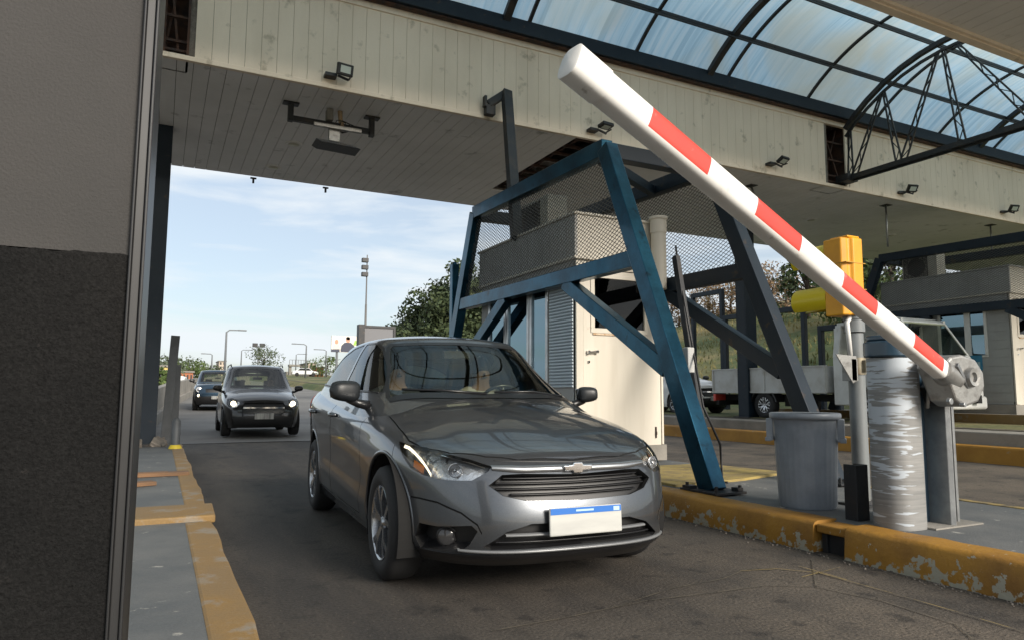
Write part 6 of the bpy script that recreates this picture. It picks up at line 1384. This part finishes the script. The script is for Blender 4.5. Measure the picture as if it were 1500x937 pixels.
# lamps and poles
polem = pm('pole grey', (.16, .17, .18), .6)
def street_lamp(px, ptop, Y, arm, label, grp_='street lamps along the far road'):
    x = xat(px, Y); top = W(px, ptop, 'y', Y); z0 = Hh(x, Y); t = empty('street_lamp', (top.x, Y, z0), label, 'street lamp', grp_); h = top.z-z0
    b = MB(); b.tube([(0, 0, 0), (0, 0, h*.96), (arm*.2, 0, h), (arm, 0, h+.02)], [.12, .08, .06, .05], 8); b.build('pole', polem, t, True)
    b = MB(); b.box((arm-.3, -.12, h-.04), (arm+.45 if arm > 0 else arm+.3, .12, h+.08)); b.build('lamp_head', polem, t, bevel=.03)
for px, pt_, Y, a, lb in ((332, 483, 70, 1.3, 'tallest street lamp with right hand arm above the blue car'), (354, 512, 130, 1.4, 'small street lamp left of the lone round tree'), (311, 518, 110, -1.2, 'double headed street lamp left of the beige tower'), (449, 504, 95, -1.6, 'street lamp with left hand arm left of the orange building'), (434, 518, 140, 1.6, 'far thin street lamp by the footbridge'), (478, 512, 110, -1.6, 'street lamp just left under the billboard')): street_lamp(px, pt_, Y, a, lb)
x = xat(537, 120); tp = W(538, 377, 'y', 120); sp_ = empty('stadium_light', (tp.x, 120, Hh(x, 120)), 'very tall floodlight mast with three lamp rows against the sky', 'floodlight mast'); h = tp.z-Hh(x, 120)
b = MB(); b.tube([(0, 0, 0), (0, 0, h*.6), (0, 0, h*.6), (0, 0, h+.4)], [.24, .18, .14, .09], 10); b.build('mast', pm('mast', (.13, .125, .12), .7), sp_, True)
for k in range(3): b = MB(); b.box((-.95, -.5, h-.6-k*1.25-.36), (.15, .3, h-.6-k*1.25+.36)); o = b.build('lamp_row', darksteel, sp_, bevel=.05); o.rotation_euler = (0, 0, 0)
tp = W(379, 506, 'y', 150); t = empty('floodlight_pole', (tp.x, 150, Hh(tp.x, 150)), 'twin headed light pole rising behind the lone round tree', 'light pole'); h = tp.z-t.location.z
b = MB(); b.tube([(0, 0, 0), (0, 0, h)], [.16, .12], 8); b.build('pole', polem, t, True); b = MB(); b.box((-1.2, -.2, h-.3), (-.2, .2, h+.5)); b.box((.2, -.2, h-.3), (1.2, .2, h+.5)); b.build('lamp_head', darksteel, t, bevel=.05)
# billboard
Yb = 95; p0, p1 = W(486, 491, 'y', Yb), W(528, 516, 'y', Yb); bb = empty('billboard', (p0.x, Yb, 0), 'roadside billboard picturing two people on a pale background', 'billboard'); bb.location = (0, 0, 0)
w_, h_ = p1.x-p0.x, p0.z-p1.z
b = MB(); b.box((p0.x, Yb, p1.z), (p1.x, Yb+.3, p0.z)); b.build('panel', pm('billboard face', (.66, .60, .52), .5, c2=(.72, .70, .66), sc=1.2), bb)
b = MB(); [b.tube([(xx, Yb+.2, Hh(xx, Yb)), (xx, Yb+.2, p1.z)], .16, 8) for xx in (p0.x+.8, p1.x-.8)]; b.build('support', polem, bb)
def disc(cx_, cz_, r_, mat, name, sc_=1.): b = MB(); b.prism([(p0.x+w_*cx_+r_*w_*math.cos(a*.3927), p1.z+h_*cz_+r_*w_*sc_*math.sin(a*.3927)) for a in range(16)], 'y', Yb-.02, Yb-.005); return b.build(name, mat, bb)
bskin = pm('printed skin', (.50, .27, .18), .6); bsuit = pm('printed suit', (.04, .045, .075), .6); bwh = pm('printed shirt', (.6, .56, .5), .6)
b = MB(); P2 = lambda u, v: (p0.x+w_*u, p1.z+h_*v)
b.prism([P2(.30, .02), P2(.34, .42), (P2(.45, .60)), P2(.66, .60), P2(.80, .35), P2(.84, .02)], 'y', Yb-.02, Yb-.002); b.build('printed_suit', bsuit, bb); disc(.56, .76, .075, bskin, 'printed_face', 1.3); disc(.56, .86, .07, hairm, 'printed_hair', .8)
b = MB(); b.prism([P2(.05, .02), P2(.08, .42), P2(.26, .46), P2(.32, .02)], 'y', Yb-.026, Yb-.002); b.build('printed_shirt', bwh, bb); disc(.17, .62, .06, bskin, 'printed_face', 1.3)
b = MB(); b.prism([P2(.0, .0), P2(.0, .16), P2(.28, .18), P2(.28, .0)], 'y', Yb-.032, Yb-.027); b.build('printed_band', bsuit, bb); b = MB(); b.prism([P2(.74, .45), P2(.8, .75), P2(.86, .72), P2(.84, .45)], 'y', Yb-.03, Yb-.002); b.build('printed_leaf', pm('printed green', (.3, .5, .08), .6), bb)
# dark framed sign board behind the sedan roof
Ys = 38; q0, q1 = W(530, 476, 'y', Ys), W(575, 530, 'y', Ys); sb = empty('sign_board', (0, 0, 0), 'dark framed grey sign board rising just behind the sedan roof', 'sign')
b = MB(); b.box((q0.x+.1, Ys, q1.z), (q1.x, Ys+.08, q0.z)); b.build('panel', pm('sign grey', (.16, .16, .17), .6), sb)
b = MB(); b.box((q0.x-.22, Ys-.3, q1.z-.2), (q0.x+.1, Ys+.2, q0.z+.02)); b.box((q0.x+.1, Ys-.06, q0.z-.12), (q1.x+.12, Ys+.1, q0.z)); b.box((q1.x, Ys-.06, q1.z), (q1.x+.12, Ys+.1, q0.z-.12)); b.box((q0.x+.1, Ys-.06, q1.z-.1), (q1.x+.12, Ys+.1, q1.z)); b.build('frame', darksteel, sb)
b = MB(); b.box((q0.x, Ys-.05, Hh(q0.x, Ys)-.1), (q0.x+.15, Ys+.1, q1.z)); b.box((q1.x-.15, Ys-.05, Hh(q1.x, Ys)-.1), (q1.x, Ys+.1, q1.z)); b.build('support', darksteel, sb)
# buildings
def building(px0, px1, ptop, Y, depth, m, label, wins=None, name='building', roof=None):
    a, c = W(px0, ptop, 'y', Y), W(px1, ptop, 'y', Y); z0 = Hh((a.x+c.x)/2, Y)-.5; t = empty(name, ((a.x+c.x)/2, Y, z0), label, 'building'); w = (c.x-a.x)/2; h = (a.z+c.z)/2-z0
    b = MB(); b.box((-w, 0, 0), (w, depth, h)); b.build('wall', m, t)
    b = MB(); b.box((-w-.15, -.15, h), (w+.15, depth+.15, h+.2)); b.build('roof', roof or conc, t)
    if wins:
        nx, nz = wins
        for i in range(nx):
            for j in range(nz):
                x = -w+2*w*(i+.5)/nx; z = h*(j+.55)/nz; ww = w/nx*.45; hh = h/nz*.28; b = MB(); b.box((x-ww, -.04, z-hh), (x+ww, -.002, z+hh)); b.build('window', winglass if False else darksteel, t)
    return t
brickm = pm('orange wall', (.42, .16, .08), .85, c2=(.34, .14, .08), sc=1); yelm = pm('yellow wall', (.62, .47, .16), .8); beigem = pm('beige wall', (.50, .42, .34), .8, c2=(.42, .35, .28), sc=.6)
building(257, 283, 545, 90, 6, brickm, 'low orange wall building at far left behind the barrier', (5, 1)); building(228, 246, 537, 82, 6, yelm, 'small yellow building beside the dark left column', (3, 1))
building(321, 331, 529, 160, 8, beigem, 'beige tower block above the blue car', (2, 4)); building(452, 463, 532, 125, 8, beigem, 'beige house right of the black hatchback', (2, 2)); building(463, 474, 538, 122, 8, brickm, 'orange brick house beside the beige house', (2, 1))
building(296, 316, 546, 170, 8, conc, 'low grey building far behind the blue car', (4, 1)); building(420, 452, 545, 190, 8, conc, 'long grey low building under the footbridge', (6, 1))
# footbridge
a, c = W(424, 533, 'y', 150), W(462, 534, 'y', 150); fb = empty('footbridge', (0, 0, 0), 'thin grey pedestrian bridge crossing the far road', 'bridge')
b = MB(); b.box((a.x, 150, a.z-.4), (c.x, 152, a.z)); b.build('deck', conc, fb)
b = MB(); b.box((a.x, 150, a.z+.9), (c.x, 150.1, a.z+1.0)); [b.box((a.x+(c.x-a.x)*k/9-.05, 150, a.z), (a.x+(c.x-a.x)*k/9+.05, 150.1, a.z+.9)) for k in range(10)]; b.build('railing', polem, fb)
for k in (0, 4, 8): xx = a.x+(c.x-a.x)*(k+.5)/9; b = MB(); b.box((xx-.25, 150.5, Hh(xx, 151)-1), (xx+.25, 151.5, a.z-.4)); b.build('pier', conc, fb)
# far cars
def far_car(px, py, Y, m, label, ln=4.2):
    p = W(px, py, 'y', Y); t = empty('parked_car', (p.x, Y, Hh(p.x, Y)+.0), label, 'car', 'far cars on the road', R(80))
    b = MB(); b.prism([(0, .3), (0, .75), (.9, .92), (1.4, 1.35), (2.9, 1.38), (3.6, .95), (4.1, .88), (4.2, .3)], 'x', -.8, .8); b.build('body', m, t, bevel=.12, seg=3)
    b = MB(); b.prism([(1.08, .95), (1.48, 1.30), (2.85, 1.32), (3.35, .97)], 'x', -.805, .805); b.build('window', trimb, t)
    for y in (.8, 3.4):
        for s in (-1, 1): b = MB(); b.lathe([(0, s*.1), (.2, s*.1), (.31, s*.08), (.31, -s*.1)], (s*.72, y, .31), 'x', 16); b.build('wheel', rubber, t)
far_car(466, 550, 120, whitecar, 'white far car on the road right of the black hatchback'); far_car(272, 558, 75, whitecar, 'white far car in front of the orange wall'); far_car(243, 560, 70, dark_paint, 'dark far car beside the left column')
# portal frames (height limiters) beyond the lanes
def portal(px0, px1, ptop, X, label, beamw=.12):
    a, c = W(px0, ptop, 'x', X), W(px1, ptop, 'x', X); t = empty('height_barrier', (0, 0, 0), label, 'portal frame', 'dark portal frames beyond the truck'); z0 = Hh(X, a.y)-.1; zt = (a.z+c.z)/2
    for yy in (a.y, c.y): b = MB(); b.box((X-.07, yy-.07, z0), (X+.07, yy+.07, zt)); b.build('post', navy, t, bevel=.01)
    b = MB(); b.box((X-.07, min(a.y, c.y)+.07, zt-.16), (X+.07, max(a.y, c.y)-.07, zt)); b.build('crossbar', navy, t, bevel=.01); return t
portal(1015, 1057, 427, 17.5, 'tall dark portal frame left of the dark canopy column'); portal(1062, 1177, 455, 17.5, 'wide low dark portal frame reaching the yellow signal visor'); portal(1202, 1226, 476, 17.2, 'narrow dark portal frame just left of the yellow signal post')
# small things near
b = MB(); c = W(1430, 531, 'x', 15.44); b.box((15.44, c.y-.12, c.z-.16), (15.455, c.y+.12, c.z+.16)); o = b.build('wall_sign', pm('sign blue', (.04, .22, .36), .5), None, bevel=.002); tag(o, 'small blue notice plate on the far booth wall below its window', 'sign')
b = MB(); b.box((15.436, c.y-.08, c.z-.10), (15.4395, c.y+.08, c.z+.02)); b.build('sign_text', pm('sign pale', (.4, .55, .6), .5), o)
